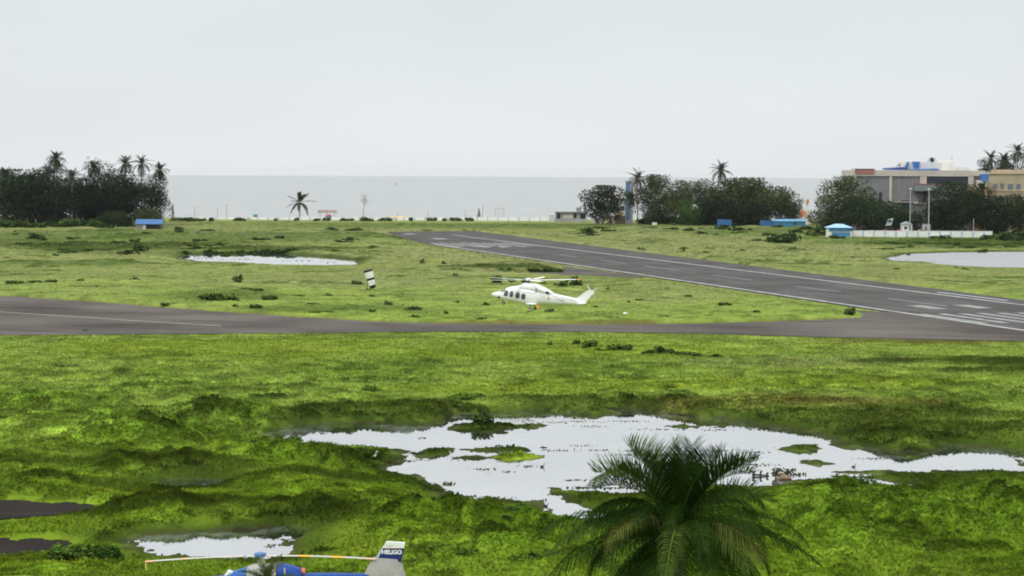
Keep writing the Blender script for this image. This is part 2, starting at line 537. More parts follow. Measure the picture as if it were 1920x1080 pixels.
# ---- colour of what grows there, with some shade and haze painted in
def pal(*c): return np.array(c, float)
GB = pal(.236, .322, .052); GM = pal(.184, .268, .040); GD = pal(.034, .070, .008)
OL = pal(.034, .052, .006); BR = pal(.115, .082, .024); DY = pal(.200, .212, .084); YE = pal(.175, .235, .016); LU = pal(.098, .186, .011)
t1 = sstep(0.30, 0.70, fbm(XX / 13, YY / 17, 141, 4))[..., None]
t2 = sstep(0.40, 0.75, fbm(XX / 3.2, YY / 4.5, 151, 4))[..., None]
C = GM * (1 - t1) + GB * t1
C = C * (1 - 0.5 * t2) + GD * 0.5 * t2
def over(C, col, w): return C * (1 - w[..., None]) + col * w[..., None]
C = over(C, pal(.135, .212, .013), 0.75 * sstep(235, 145, YY) * (0.55 + n_big))  # darker towards the camera: lusher growth, with shade painted in
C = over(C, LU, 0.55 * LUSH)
C = over(C, YE, 0.60 * YEL)
C = over(C, DY, 0.78 * sstep(250, 560, YY) * (0.5 + 0.8 * n_big))  # paler with distance: drier grass, with haze painted into the colour
C = over(C, DY, 0.45 * DRY * (0.4 + n_mid))
C = over(C, pal(.070, .110, .022), 0.75 * FARD * (0.5 + 0.7 * n_mid))
C = over(C, BR, BROWN * (0.25 + 0.9 * n_mid))
C = over(C, OL, 0.85 * REED * (0.55 + 0.6 * n_mid))
C = over(C, GD, 0.75 * sstep(0.45, 0.8, far_shrub) * sstep(330, 480, YY))
C = over(C, GD * 1.15, 0.4 * sstep(0.4, 0.9, clump) * near)
isl = np.full(XX.shape, 1e3)
for i_, p in enumerate(ISLES):
    if i_ != 3: isl = np.minimum(isl, sdf(p, XX, YY))
C = over(C, pal(.040, .060, .009), 0.85 * sstep(1.0, -0.3, isl))
C = over(C, pal(.034, .058, .007), (1 - sstep(0.6, 4.2, sW + 3 * (n_mid - .4))) * 0.8 * (1 - sstep(2.0, -0.5, sdf(ISLES[3], XX, YY))))
mud = pal(.050, .045, .026)
C = over(C, mud, (1 - sstep(-0.2, 0.9, sW)) * 0.7)
C = over(C, pal(.11, .075, .040), (1 - sstep(0.0, 0.25, sAe)) * 0.5 * sstep(150, 200, YY))
C = over(C, pal(.30, .26, .19), sstep(1070, 1082, YY))
kinds = 1 + (0.52 + 0.98 * clump_id - 1) * sstep(0.12, 0.3, clump) * (0.35 + 0.65 * near)
litter_shade = near * (1 - sstep(0.02, 0.30, np.maximum(clump, tuss))) * sstep(0.40, 0.60, fbm(XX / 5, YY / 8, 201, 3) + 0.16 * LUSH)
C = over(C, pal(.030, .040, .008), 0.72 * litter_shade)  # dark understory and painted shade in the gaps between clumps
C = C * kinds[..., None]
C = C * (1 + (0.48 + 1.0 * tuss_id - 1) * sstep(0.1, 0.3, tuss))[..., None]
C = C * (0.88 + 0.24 * fbm(XX / 0.9, YY / 1.3, 161, 2))[..., None]

def ground_mat():
    m, t, b = new_mat('ground_cover')
    at = t.nodes.new('ShaderNodeAttribute'); at.attribute_name = 'tint'
    g = t.nodes.new('ShaderNodeNewGeometry')
    n = t.nodes.new('ShaderNodeTexNoise'); n.inputs['Scale'].default_value = 1.7; n.inputs['Detail'].default_value = 6; n.inputs['Roughness'].default_value = 0.65
    t.links.new(g.outputs['Position'], n.inputs['Vector'])
    r = t.nodes.new('ShaderNodeMapRange')
    r.inputs['From Min'].default_value = 0.25; r.inputs['From Max'].default_value = 0.75
    r.inputs['To Min'].default_value = 0.86; r.inputs['To Max'].default_value = 1.14
    t.links.new(n.outputs[0], r.inputs[0])
    s = t.nodes.new('ShaderNodeVectorMath'); s.operation = 'SCALE'
    t.links.new(at.outputs['Color'], s.inputs[0]); t.links.new(r.outputs[0], s.inputs['Scale'])
    t.links.new(s.outputs[0], b.inputs['Base Color'])
    b.inputs['Roughness'].default_value = 0.9
    b.inputs['Specular IOR Level'].default_value = 0.01
    bn = t.nodes.new('ShaderNodeBump'); bn.inputs['Strength'].default_value = 0.35; bn.inputs['Distance'].default_value = 0.2
    t.links.new(n.outputs[0], bn.inputs['Height']); t.links.new(bn.outputs[0], b.inputs['Normal'])
    return m
M_GROUND = ground_mat()
idx = np.arange(NR * NC).reshape(NR, NC)
F = np.stack([idx[:-1, :-1], idx[:-1, 1:], idx[1:, 1:], idx[1:, :-1]], -1).reshape(-1, 4)
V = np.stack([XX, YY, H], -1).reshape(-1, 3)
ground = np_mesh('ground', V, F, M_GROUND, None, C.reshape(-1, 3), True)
tag(ground, kind='structure')

# the same maps, read back anywhere
def sample(gridv, x, y):
    r = np.interp(y, rows, np.arange(NR)); c = (x / y + UF) / DU + len(wing)
    r = np.clip(r, 0, NR - 1.001); c = np.clip(c, len(wing), len(wing) + len(uf) - 1.001)
    i = r.astype(int); j = c.astype(int); fr = r - i; fc = c - j
    if gridv.ndim == 3: fr = fr[:, None]; fc = fc[:, None]
    return (gridv[i, j] * (1 - fc) + gridv[i, j + 1] * fc) * (1 - fr) + (gridv[i + 1, j] * (1 - fc) + gridv[i + 1, j + 1] * fc) * fr
def ground_z(x, y):
    return float(sample(H, np.array([x]), np.array([y]))[0])

# ---- blades and small leaves standing on the ground: nobody could count them
RNG = np.random.default_rng(5)
M_BLADE = leaf_mat('meadow_blades', (1.0, 1.0, 1.0), 0.35, gloss=0.0, var=0.12)
def scatter(y0, y1, per_m2, w, h, lean, var=.15, ulim=0.34):
    area = ulim * (y1 * y1 - y0 * y0)
    n = int(area * per_m2)
    y = np.sqrt(RNG.uniform(y0 * y0, y1 * y1, n)); x = RNG.uniform(-ulim, ulim, n) * y
    a = sample(sAe, x, y); wv = sample(sW, x, y)
    lush = sample(LUSH, x, y); reed = sample(REED, x, y); dry = sample(n_mid, x, y)
    keep = (a > 0.35) & (wv > -0.05) & (y < 1078)
    keep &= RNG.random(n) < 0.45 + 0.55 * np.clip(dry * 1.6 - 0.3, 0, 1)
    x, y, lush, reed = x[keep], y[keep], lush[keep], reed[keep]
    wv = wv[keep]; a = a[keep]; n = len(x)
    z = sample(H, x, y) - 0.05
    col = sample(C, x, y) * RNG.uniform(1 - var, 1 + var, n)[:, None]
    col[:, 0] *= RNG.uniform(0.9, 1.12, n)
    th = RNG.uniform(0, 2 * np.pi, n); ph = RNG.uniform(0, 2 * np.pi, n)
    hh = h * RNG.uniform(0.5, 1.4, n) * (1 + 0.9 * reed - 0.1 * lush) * (0.40 + 0.60 * sstep(0, 5, wv)) * (0.5 + 0.5 * sstep(0, 1.5, a))
    ww = w * RNG.uniform(0.6, 1.5, n) * (1 + 0.5 * lush - 0.2 * reed)
    ll = lean * RNG.uniform(0.2, 1.3, n) * hh * (1 + lush - 0.6 * reed)
    P = np.stack([x, y, z], -1)
    S = np.stack([np.cos(th), np.sin(th), np.zeros(n)], -1) * ww[:, None] * 0.5
    T = np.stack([np.cos(ph) * ll, np.sin(ph) * ll, hh], -1)
    v = np.stack([P - S, P + S, P + T * 0.7 + S * 0.8, P + T], 1).reshape(-1, 3)
    f = np.arange(4 * n).reshape(n, 4)
    return v, f, np.repeat(col, 4, 0)
parts = [scatter(118, 175, 60, .085, .18, 1.0, .24), scatter(175, 330, 22, .13, .16, 1.0, .10), scatter(330, 560, 4.0, .30, .12, 1.1, .06), scatter(560, 1000, 0.8, .7, .16, 1.0, .05)]
vs, fs, cs, k = [], [], [], 0
for v, f, c in parts:
    vs.append(v); fs.append(f + k); cs.append(c); k += len(v)
o = np_mesh('grass', np.concatenate(vs), np.concatenate(fs), M_BLADE, None, np.concatenate(cs))
NRM = np.concatenate([v.reshape(-1, 4, 3) for v in vs])
E1 = NRM[:, 1] - NRM[:, 0]; E2 = NRM[:, 3] - NRM[:, 0]
NV = np.cross(E1, E2); NV /= np.linalg.norm(NV, axis=1)[:, None] + 1e-9
flip = (NV[:, 1] - 0.15 * NV[:, 2]) > 0
fa = np.concatenate(fs); fa[flip] = fa[flip][:, ::-1]
o.data.loops.foreach_set('vertex_index', fa.ravel().astype(np.int32)); o.data.update()
NV *= np.sign(NV[:, 2:3] + 1e-6)
NV = NV * .30 + np.array([0, 0, 1.0]); NV /= np.linalg.norm(NV, axis=1)[:, None]
o.data.polygons.foreach_set('use_smooth', np.ones(len(NV), bool))
o.data.normals_split_custom_set_from_vertices(np.repeat(NV, 4, 0).astype(np.float32))
tag(o, 'lush green monsoon grass and low weeds covering the airfield', 'grass', kind='stuff')

def undergrowth(y0, y1, n, size, ulim=0.34):
    y = np.sqrt(RNG.uniform(y0 * y0, y1 * y1, n)); x = RNG.uniform(-ulim, ulim, n) * y
    g = sample(np.maximum(np.maximum(tuss, clump * .9), 0.25 * LUSH), x, y)
    keep = (RNG.random(n) < np.clip(g * 1.5 - .05, 0.02, 1)) & (sample(sW, x, y) > 1.2) & (sample(sAe, x, y) > .1)
    x, y = x[keep], y[keep]; n = len(x)
    P = np.stack([x, y, sample(H, x, y) + RNG.uniform(-.02, .20, n)], -1)
    a = RNG.normal(size=(n, 3)); a[:, 2] *= .7; a /= np.linalg.norm(a, axis=1)[:, None]
    b = RNG.normal(size=(n, 3)); b -= a * (a * b).sum(1)[:, None]; b /= np.linalg.norm(b, axis=1)[:, None] + 1e-9
    z = (size * RNG.uniform(.5, 1.5, n))[:, None] * .5
    v = np.stack([P - a * z, P - b * z * .7, P + a * z, P + b * z * .7], 1).reshape(-1, 3)
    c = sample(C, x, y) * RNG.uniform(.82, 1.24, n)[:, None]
    return v, np.arange(4 * n).reshape(n, 4), np.repeat(c, 4, 0)
va, fa_, ca = undergrowth(118, 180, 428000, .20)
vb, fb_, cb = undergrowth(180, 270, 337000, .26)
o = np_mesh('undergrowth', np.concatenate([va, vb]), np.concatenate([fa_, fb_ + len(va)]), leaf_mat('undergrowth_leaves', (1, 1, 1), .35, gloss=0.0, var=.15), None, np.concatenate([ca, cb]))
tag(o, 'low leafy undergrowth in lush clumps around the marsh', 'undergrowth', kind='stuff')

# ---- water
def water_mat(name, deep, bump_scale, bump, rough, ior, stretch=1.0, silt=0.0):
    m, t, b = new_mat(name)
    g = t.nodes.new('ShaderNodeNewGeometry')
    mp_ = t.nodes.new('ShaderNodeMapping'); mp_.inputs['Scale'].default_value = (1, stretch, 1)
    n = t.nodes.new('ShaderNodeTexNoise'); n.inputs['Scale'].default_value = bump_scale; n.inputs['Detail'].default_value = 4
    t.links.new(g.outputs['Position'], mp_.inputs[0]); t.links.new(mp_.outputs[0], n.inputs['Vector'])
    bn = t.nodes.new('ShaderNodeBump'); bn.inputs['Strength'].default_value = bump; bn.inputs['Distance'].default_value = 0.1
    t.links.new(n.outputs[0], bn.inputs['Height']); t.links.new(bn.outputs[0], b.inputs['Normal'])
    n2 = t.nodes.new('ShaderNodeTexNoise'); n2.inputs['Scale'].default_value = 0.05; n2.inputs['Detail'].default_value = 5
    t.links.new(mp_.outputs[0], n2.inputs['Vector'])
    r = t.nodes.new('ShaderNodeMapRange'); r.inputs['From Min'].default_value = .3; r.inputs['From Max'].default_value = .7
    r.inputs['To Min'].default_value = .82; r.inputs['To Max'].default_value = 1.12
    t.links.new(n2.outputs[0], r.inputs[0])
    s = t.nodes.new('ShaderNodeVectorMath'); s.operation = 'SCALE'; s.inputs[0].default_value = deep
    t.links.new(r.outputs[0], s.inputs['Scale']); t.links.new(s.outputs[0], b.inputs['Base Color'])
    b.inputs['Roughness'].default_value = rough
    b.inputs['IOR'].default_value = ior
    b.inputs['Specular IOR Level'].default_value = 0.5 if ior > 1.25 else 0.1
    return m
M_POND = water_mat('pond_water', (.45, .47, .485), 0.9, 0.02, 0.03, 1.6, 0.5)
def weedy(m):                      # drowned weeds and silt showing through in patches
    t = m.node_tree; b = t.nodes['Principled BSDF']
    g = t.nodes.new('ShaderNodeNewGeometry')
    q = t.nodes.new('ShaderNodeMapping'); q.inputs['Scale'].default_value = (.55, .30, 1)
    n = t.nodes.new('ShaderNodeTexNoise'); n.inputs['Scale'].default_value = .42; n.inputs['Detail'].default_value = 8; n.inputs['Roughness'].default_value = .68
    t.links.new(g.outputs['Position'], q.inputs[0]); t.links.new(q.outputs[0], n.inputs['Vector'])
    r = t.nodes.new('ShaderNodeMapRange'); r.inputs['From Min'].default_value = .50; r.inputs['From Max'].default_value = .70
    r.inputs['To Min'].default_value = .97; r.inputs['To Max'].default_value = .35
    t.links.new(n.outputs[0], r.inputs[0]); t.links.new(r.outputs[0], b.inputs['Metallic'])
    w = t.nodes.new('ShaderNodeMapRange'); w.inputs['From Min'].default_value = .50; w.inputs['From Max'].default_value = .72; w.inputs['To Max'].default_value = .75
    t.links.new(n.outputs[0], w.inputs[0])
    mx = t.nodes.new('ShaderNodeMix'); mx.data_type = 'RGBA'; mx.inputs[7].default_value = (.14, .16, .10, 1)
    src = b.inputs['Base Color'].links[0].from_socket
    t.links.new(w.outputs[0], mx.inputs[0]); t.links.new(src, mx.inputs[6]); t.links.new(mx.outputs[2], b.inputs['Base Color'])
weedy(M_POND)
M_POND2 = water_mat('rippled_pond_water', (.20, .21, .22), 1.5, 0.25, 0.30, 2.2, 0.5)
M_SEA = water_mat('sea_water', (.352, .366, .360), 0.12, 0.25, 0.5, 1.2, 2.5)
def sheet(name, poly, z, material, pad=0.0):
    P = np.array(poly); c = P.mean(0)
    lo = P.min(0) - 10; hi = P.max(0) + 10
    mb = MB(); mb.add([(lo[0], lo[1], z), (hi[0], lo[1], z), (hi[0], hi[1], z), (lo[0], hi[1], z)], [(0, 1, 2, 3)])
    return tag(mb.build(name, material), kind='structure')
lo = np.array(POOL_MAIN).min(0); hi = np.array(POOL_MAIN).max(0)
mb = MB(); mb.add([(-90, 116, z_w), (90, 116, z_w), (90, 262, z_w), (-90, 262, z_w)], [(0, 1, 2, 3)])
tag(mb.build('marsh_water', M_POND), kind='structure')
for p in (POOL_MID, POOL_FAR): sheet('pond_water', p, z_w, M_POND)
sheet('pond_water', POOL_RIGHT, z_w, M_POND2)
mb = MB(); mb.add([(-9000, 1098, -1.6), (9000, 1098, -1.6), (9000, 17000, -1.6), (-9000, 17000, -1.6)], [(0, 1, 2, 3)])
tag(mb.build('sea', M_SEA), kind='structure')

# ---- paving
def asphalt(name, c0, c1, along, scale):
    m, t, b = new_mat(name)
    g = t.nodes.new('ShaderNodeNewGeometry')
    mp_ = t.nodes.new('ShaderNodeMapping'); mp_.vector_type = 'POINT'
    ang = math.atan2(along.y, along.x)
    mp_.inputs['Rotation'].default_value = (0, 0, -ang)
    mp2 = t.nodes.new('ShaderNodeMapping'); mp2.inputs['Scale'].default_value = (0.05, 1.1, 1)
    t.links.new(g.outputs['Position'], mp_.inputs[0]); t.links.new(mp_.outputs[0], mp2.inputs[0])
    n = t.nodes.new('ShaderNodeTexNoise'); n.inputs['Scale'].default_value = 0.7; n.inputs['Detail'].default_value = 6
    t.links.new(mp2.outputs[0], n.inputs['Vector'])
    n2 = t.nodes.new('ShaderNodeTexNoise'); n2.inputs['Scale'].default_value = scale; n2.inputs['Detail'].default_value = 7
    t.links.new(g.outputs['Position'], n2.inputs['Vector'])
    ad = t.nodes.new('ShaderNodeMath'); ad.operation = 'ADD'
    t.links.new(n.outputs[0], ad.inputs[0]); t.links.new(n2.outputs[0], ad.inputs[1])
    rp = t.nodes.new('ShaderNodeMapRange'); rp.inputs['From Min'].default_value = .72; rp.inputs['From Max'].default_value = 1.28
    t.links.new(ad.outputs[0], rp.inputs[0])
    mx = t.nodes.new('ShaderNodeMix'); mx.data_type = 'RGBA'
    mx.inputs[6].default_value = (*c0, 1); mx.inputs[7].default_value = (*c1, 1)
    t.links.new(rp.outputs[0], mx.inputs[0]); t.links.new(mx.outputs[2], b.inputs['Base Color'])
    b.inputs['Roughness'].default_value = 0.95
    b.inputs['Specular IOR Level'].default_value = 0.0
    return m
M_RUN = asphalt('runway_asphalt', (.066, .065, .062), (.125, .122, .116), rw_d, 0.06)
M_TAX = asphalt('taxiway_asphalt', (.060, .055, .050), (.160, .145, .130), Vector((1, -0.35, 0)), 0.045)
M_PAD = asphalt('pad_asphalt', (.024, .021, .019), (.040, .035, .031), Vector((1, 0, 0)), 0.2)
def flat(name, poly, z, material):
    mb = MB(); n = len(poly)
    mb.add([(p[0], p[1], z) for p in poly], [tuple(range(n))])
    o = mb.build(name, material)
    if o.data.polygons[0].normal.z < 0: o.data.flip_normals()
    return tag(o, kind='structure')
flat('runway', RUNWAY, z_as + .012, M_RUN)
flat('taxiway', TAXI, z_as + .006, M_TAX)
flat('taxiway', TAXI2, z_as, M_TAX)
flat('asphalt_pad', PAD_A, z_as, M_PAD)
flat('asphalt_pad', PAD_B, z_as, M_PAD)
# painted markings
M_PAINT = mat('worn_white_paint', (.245, .245, .23), .8, 0.5, .5)
M_PAINT2 = mat('worn_line_paint', (.33, .33, .315), .8, 0.3, .45)
M_DASH = mat('faded_dash_paint', (.145, .145, .14), .7, 0.5, .3)
M_YEL = mat('faded_taxi_paint', (.36, .33, .22), .7, 0.5, .3)
zm = z_as + .024
def strip(mb, s0, s1, ta, tb, z=zm):
    a = [RW(s0, ta, z), RW(s1, ta, z), RW(s1, tb, z), RW(s0, tb, z)]
    mb.add(a, [(0, 1, 2, 3)])
mk = MB(); strip(mk, rw_s(812, 459), rw_s(1925, 622) + 40, -0.55, 0.55); strip(mk, rw_s(905, 441), rw_s(1925, 573) + 40, RW_W - .55, RW_W + .55)
tag(mk.build('runway_edge_markings', M_PAINT2), kind='structure')
mk = MB()
for (a, b) in (((1040, 478.5), (1075, 483)), ((1115, 489), (1162, 495)), ((1197, 499.5), (1262, 508.5)), ((1332, 517), (1407, 527)), ((1480, 538), (1567, 549)), ((1657, 561), (1765, 576))):
    strip(mk, rw_s(*a), rw_s(*b), RW_W / 2 - .5, RW_W / 2 + .5)
tag(mk.build('runway_centre_markings', M_DASH), kind='structure')
mk = MB()
s0 = rw_s(804, 456.5); s1 = rw_s(842, 463.5)
for k in range(9):
    t_ = 0.9 + k * (RW_W - 2.6) / 8.0
    sh = random.Random(k).uniform(-2, 2)
    strip(mk, s0 + sh, s1 + sh + (0 if k % 3 else 5), t_ - .1, t_ + 1.5)
s2 = rw_s(862, 449.5)
strip(mk, rw_s(846, 447.6), rw_s(866, 449.4), RW_W * .42, RW_W * .56)
strip(mk, rw_s(800, 438.5), rw_s(818, 440.2), RW_W * .50, RW_W * .62)
strip(mk, rw_s(908, 462), rw_s(935, 464.5), RW_W * .30, RW_W * .38)
strip(mk, rw_s(955, 462), rw_s(978, 464.5), RW_W * .48, RW_W * .56)
s3 = rw_s(1722, 590.5); s4 = rw_s(1840, 608)
for k in range(9):
    t_ = 0.9 + k * (RW_W - 2.6) / 8.0
    strip(mk, s3, s4, t_ - .1, t_ + 1.5)
strip(mk, s3 - 22, s3 - 12, RW_W * .30, RW_W * .40); strip(mk, s3 - 22, s3 - 12, RW_W * .58, RW_W * .68)
tag(mk.build('runway_threshold_markings', M_PAINT), kind='structure')
mk = MB()
def line_on(mb, pts, w, z):
    p = [G(a, b, z) for a, b in pts]
    for i in range(len(p) - 1):
        d = (p[i + 1] - p[i]).normalized(); n_ = Vector((-d.y, d.x, 0)) * w / 2
        mb.add([p[i] - n_, p[i + 1] - n_, p[i + 1] + n_, p[i] + n_], [(0, 1, 2, 3)])
line_on(mk, [(-60, 581), (100, 591), (250, 601), (415, 611)], .5, z_as + .016)
tag(mk.build('taxiway_markings', M_YEL), kind='structure')
# thin wet strip shining beyond the far runway edge
mk = MB(); strip(mk, rw_s(1770, 549), rw_s(1892, 565), RW_W + 3.2, RW_W + 4.0, z_as + .02)
tag(mk.build('wet_kerb_strip', mat('wet_concrete', (.5, .52, .53), .25, .5, .1)), kind='structure')
# ================================================================== THINGS
WHITE = mat('white_gloss_paint', (.80, .80, .79), .35, 1.5, .03, spec=.5)
OFFWHITE = mat('off_white_render', (.62, .61, .58), .8, .6, .12)
GLASSD = mat('dark_window_glass', (.035, .04, .05), .08, 2, .1, spec=.6)
BLACK = mat('black_rubber', (.018, .018, .02), .7, 3, .2)
DGREY = mat('dark_grey_metal', (.09, .09, .095), .5, 3, .2)
MGREY = mat('mid_grey_metal', (.30, .31, .32), .5, 3, .15)
ORANGE = mat('orange_tip_paint', (.75, .36, .07), .5, 3, .1)
RED = mat('red_paint', (.42, .05, .04), .5, 2, .15)
BLUECOVER = mat('blue_cover_canvas', (.010, .062, .30), .55, 2.5, .25, bump=.3)
NAVY = mat('navy_blue_paint', (.010, .018, .155), .35, 2, .1, spec=.5)
GREYCOVER = mat('grey_cover_canvas', (.37, .345, .33), .85, 2.0, .18, bump=.5)
BARK = mat('brown_bark', (.16, .13, .10), .9, 2.5, .3)
PALMBARK = mat('grey_palm_bark', (.20, .175, .145), .9, 4, .3)
M_LAMP = bpy.data.materials.new('red_beacon'); M_LAMP.use_nodes = True
_b = M_LAMP.node_tree.nodes['Principled BSDF']
_n = M_LAMP.node_tree.nodes.new('ShaderNodeTexNoise'); _n.inputs['Scale'].default_value = 4
_r = M_LAMP.node_tree.nodes.new('ShaderNodeMix'); _r.data_type = 'RGBA'
_r.inputs[6].default_value = (1, .10, .02, 1); _r.inputs[7].default_value = (1, .16, .05, 1)
M_LAMP.node_tree.links.new(_n.outputs[0], _r.inputs[0])
M_LAMP.node_tree.links.new(_r.outputs[2], _b.inputs['Emission Color'])
_b.inputs['Base Color'].default_value = (.8, .1, .03, 1); _b.inputs['Emission Strength'].default_value = 2.2

def text(name, body, size, material, parent, loc, rot, ext=0.004, bold=0.0, shear=0.0):
    cu = bpy.data.curves.new(name, 'FONT'); cu.body = body; cu.size = size; cu.extrude = ext
    cu.align_x = 'CENTER'; cu.align_y = 'CENTER'; cu.offset = bold; cu.shear = shear
    tmp = bpy.data.objects.new(name + '_outline', cu)
    COL.objects.link(tmp)
    bpy.context.view_layer.update()
    me = bpy.data.meshes.new_from_object(tmp.evaluated_get(bpy.context.evaluated_depsgraph_get()))
    bpy.data.objects.remove(tmp); bpy.data.curves.remove(cu)
    me.materials.clear(); me.materials.append(material)
    o = bpy.data.objects.new(name, me); o.location = loc; o.rotation_euler = rot
    COL.objects.link(o); o.parent = parent
    return o

# ------------------------------------------------------------------ the flying helicopter
def flying_helicopter():
    GLASSH = mat('grey_cabin_glass', (.075, .082, .098), .12, 2, .15, spec=.6)
    BLADEW = mat('white_blade_paint', (.86, .86, .85), .5, 2, .03)
    Yh = 283.7
    hub = A(990.8, 524.2, Yh)
    K = 84.6
    SX = 1.03
    def X(u): return (u - 785) / K * SX
    zb = (738 - 385) / K                      # wheels to hub
    def Z(v): return (385 - v) / K + zb
    rt = empty('helicopter', (hub.x, hub.y, hub.z - zb), 'white twin-engined helicopter flying low over the grass with its wheels down', 'helicopter', rz=-R(14))
    N = 2.7
    ST = [  # u, top, bottom, half width
        (368, 556, 562, .05), (376, 547, 571, .22), (392, 539, 579, .42), (412, 533, 586, .58), (440, 527, 596, .74), (468, 522, 606, .88),
        (492, 512, 613, .98), (520, 496, 622, 1.05), (550, 480, 631, 1.10), (585, 470, 638, 1.13), (640, 462, 648, 1.15), (700, 462, 658, 1.15), (760, 470, 668, 1.15),
        (820, 478, 677, 1.15), (870, 488, 684, 1.12), (896, 496, 685, 1.08), (912, 500, 668, 1.02), (935, 506, 663, .96), (985, 516, 661, .84), (1035, 526, 659, .66), (1070, 534, 658, .54),
        (1120, 546, 657, .46), (1200, 561, 657, .40), (1300, 581, 657, .33), (1345, 592, 657, .26), (1400, 618, 655, .14)]
    def sec(u):
        us_ = [s[0] for s in ST]
        return tuple(float(np.interp(u, us_, [s[k] for s in ST])) for k in (1, 2, 3))
    def ring(u, tp, bt, hw, n=28, ex=N):
        zc = (Z(tp) + Z(bt)) / 2; hh = (Z(tp) - Z(bt)) / 2
        o = []
        for k in range(n):
            a = 2 * math.pi * k / n
            c = math.cos(a); s = math.sin(a)
            w = hw * (1 - 0.16 * max(0, s) ** 2)
            o.append((X(u), w * math.copysign(abs(c) ** (2 / ex), c), zc + hh * math.copysign(abs(s) ** (2 / ex), s)))
        return o
    mb = MB(); mb.loft([ring(*s) for s in ST]); mb.build('fuselage', WHITE, rt, True)
    # engine and gearbox cowling
    CW = [(585, 468, 500, .30), (640, 460, 510, .62), (690, 450, 515, .80), (715, 436, 518, .84), (738, 422, 520, .86), (775, 419, 522, .88), (820, 424, 525, .90), (870, 431, 530, .92), (905, 441, 534, .92),
          (950, 460, 540, .88), (1000, 486, 546, .80), (1040, 508, 550, .62), (1062, 526, 550, .40)]
    mb = MB(); mb.loft([ring(s[0], s[1], s[2], s[3], ex=2.3) for s in CW]); mb.build('engine_cowling', WHITE, rt, True)
    def side_y(u, v):
        tp, bt, hw = sec(u)
        zc = (Z(tp) + Z(bt)) / 2; hh = (Z(tp) - Z(bt)) / 2
        q = min(1, abs((Z(v) - zc) / hh)); w = hw * (1 - abs(q) ** N) ** (1 / N)
        if Z(v) > zc: w *= (1 - 0.16 * q ** N)
        return w
    def patch(name, quad, m, off=.028, n=6, sides=(-1, 1)):
        for sd in sides:
            mb = MB(); vs = []; 
            (a, b, c, d) = quad
            for i in range(n + 1):
                for j in range(n + 1):
                    s = i / n; t = j / n
                    # rounded corners: pull the corner points in
                    ss = s; tt = t
                    if (i in (0, n)) and (j in (0, n)):
                        ss = .16 if i == 0 else .84; tt = .10 if j == 0 else .90
                    u = (a[0] * (1 - ss) + b[0] * ss) * (1 - tt) + (d[0] * (1 - ss) + c[0] * ss) * tt
                    v = (a[1] * (1 - ss) + b[1] * ss) * (1 - tt) + (d[1] * (1 - ss) + c[1] * ss) * tt
                    vs.append((X(u), sd * (side_y(u, v) + off), Z(v)))
            fs = [(i * (n + 1) + j, i * (n + 1) + j + 1, (i + 1) * (n + 1) + j + 1, (i + 1) * (n + 1) + j) for i in range(n) for j in range(n)]
            mb.add(vs, fs); mb.build(name, m, rt, True)
    frame_m = mat('grey_window_seal', (.45, .45, .46), .6)
    for q in (((540, 507), (582, 504), (576, 572), (526, 570)), ((600, 513), (640, 513), (634, 582), (594, 580)), ((667, 525), (713, 526), (710, 593), (659, 590)), ((731, 537), (777, 539), (772, 606), (724, 600))):
        patch('window', q, GLASSH, .035)
    # windscreen wrapping over the front
    mb = MB(); n = 9; vs = []
    for u in (490, 500, 512, 524, 534, 543):
        tp, bt, hw = sec(u); zc = (Z(tp) + Z(bt)) / 2; hh = (Z(tp) - Z(bt)) / 2
        for k in range(n):
            a = R(28) + (math.pi - 2 * R(28)) * k / (n - 1)
            c = math.cos(a); s = math.sin(a)
            w = (hw + .03) * (1 - 0.16 * s * s)
            vs.append((X(u) - .02, w * math.copysign(abs(c) ** (2 / N), c), zc + (hh + .03) * abs(s) ** (2 / N)))
    mb.add(vs, [(i * n + k, i * n + k + 1, (i + 1) * n + k + 1, (i + 1) * n + k) for i in range(5) for k in range(n - 1)])
    mb.build('windscreen', mat('grey_tinted_glass', (.12, .13, .14), .1, 2, .1, spec=.6), rt, True)
    patch('chin_window', ((452, 578), (488, 576), (478, 606), (442, 596)), BLACK, .03)
    LN = mat('grey_trim_line', (.42, .42, .42), .6)
    patch('trim_line', ((590, 497), (890, 536), (890, 541), (590, 502)), LN, .02, 12)
    patch('trim_line', ((1062, 556), (1318, 608), (1318, 613), (1062, 561)), LN, .02, 12)
    # exhausts and intake
    for sd in (-1, 1):
        mb = MB(); mb.tube([(X(1000), sd * .66, Z(522)), (X(1022), sd * .86, Z(526))], [.16, .17], 12)
        mb.build('exhaust', BLACK, rt, True)
        mb = MB(); mb.box((X(882), min(sd * .90, sd * .97), Z(520)), (X(897), max(sd * .90, sd * .97), Z(480)), .01)
        mb.build('air_intake', MGREY, rt)
    # emblem and registration on the side
    ey = side_y(1025, 590) + .025
    for sd in (-1, 1):
        mb = MB(); c_ = [(X(1025) + .13 * math.cos(a), sd * (ey + .015), Z(590) + .15 * math.sin(a)) for a in [2 * math.pi * k / 12 for k in range(12)]]
        mb.add(c_, [tuple(range(12))]); mb.build('emblem', mat('faded_red_emblem', (.55, .16, .17), .5), rt)
        th = -R(10)
        hy = side_y(1140, 606) + .05
        if sd < 0: text('registration_lettering', 'VT-HLB', .40, MGREY, rt, (X(1142), -hy, Z(605)), (R(90), -th * 0 + R(9), 0))
        else: text('registration_lettering', 'VT-HLB', .40, MGREY, rt, (X(1142), hy, Z(605)), (R(90), -R(9), R(180)))
    # fin
    fin = [(1310, 588), (1345, 572), (1390, 536), (1432, 504), (1452, 494), (1480, 490), (1505, 500), (1518, 516), (1519, 530), (1508, 540), (1490, 550), (1468, 580), (1437, 615), (1420, 640), (1345, 655)]
    mb = MB(); P = [(X(u), Z(v)) for u, v in fin]
    mb.prism(P, -.09, .09); mb.build('tail_fin', WHITE, rt)
    # stabiliser across the boom end
    mb = MB()
    rings = []
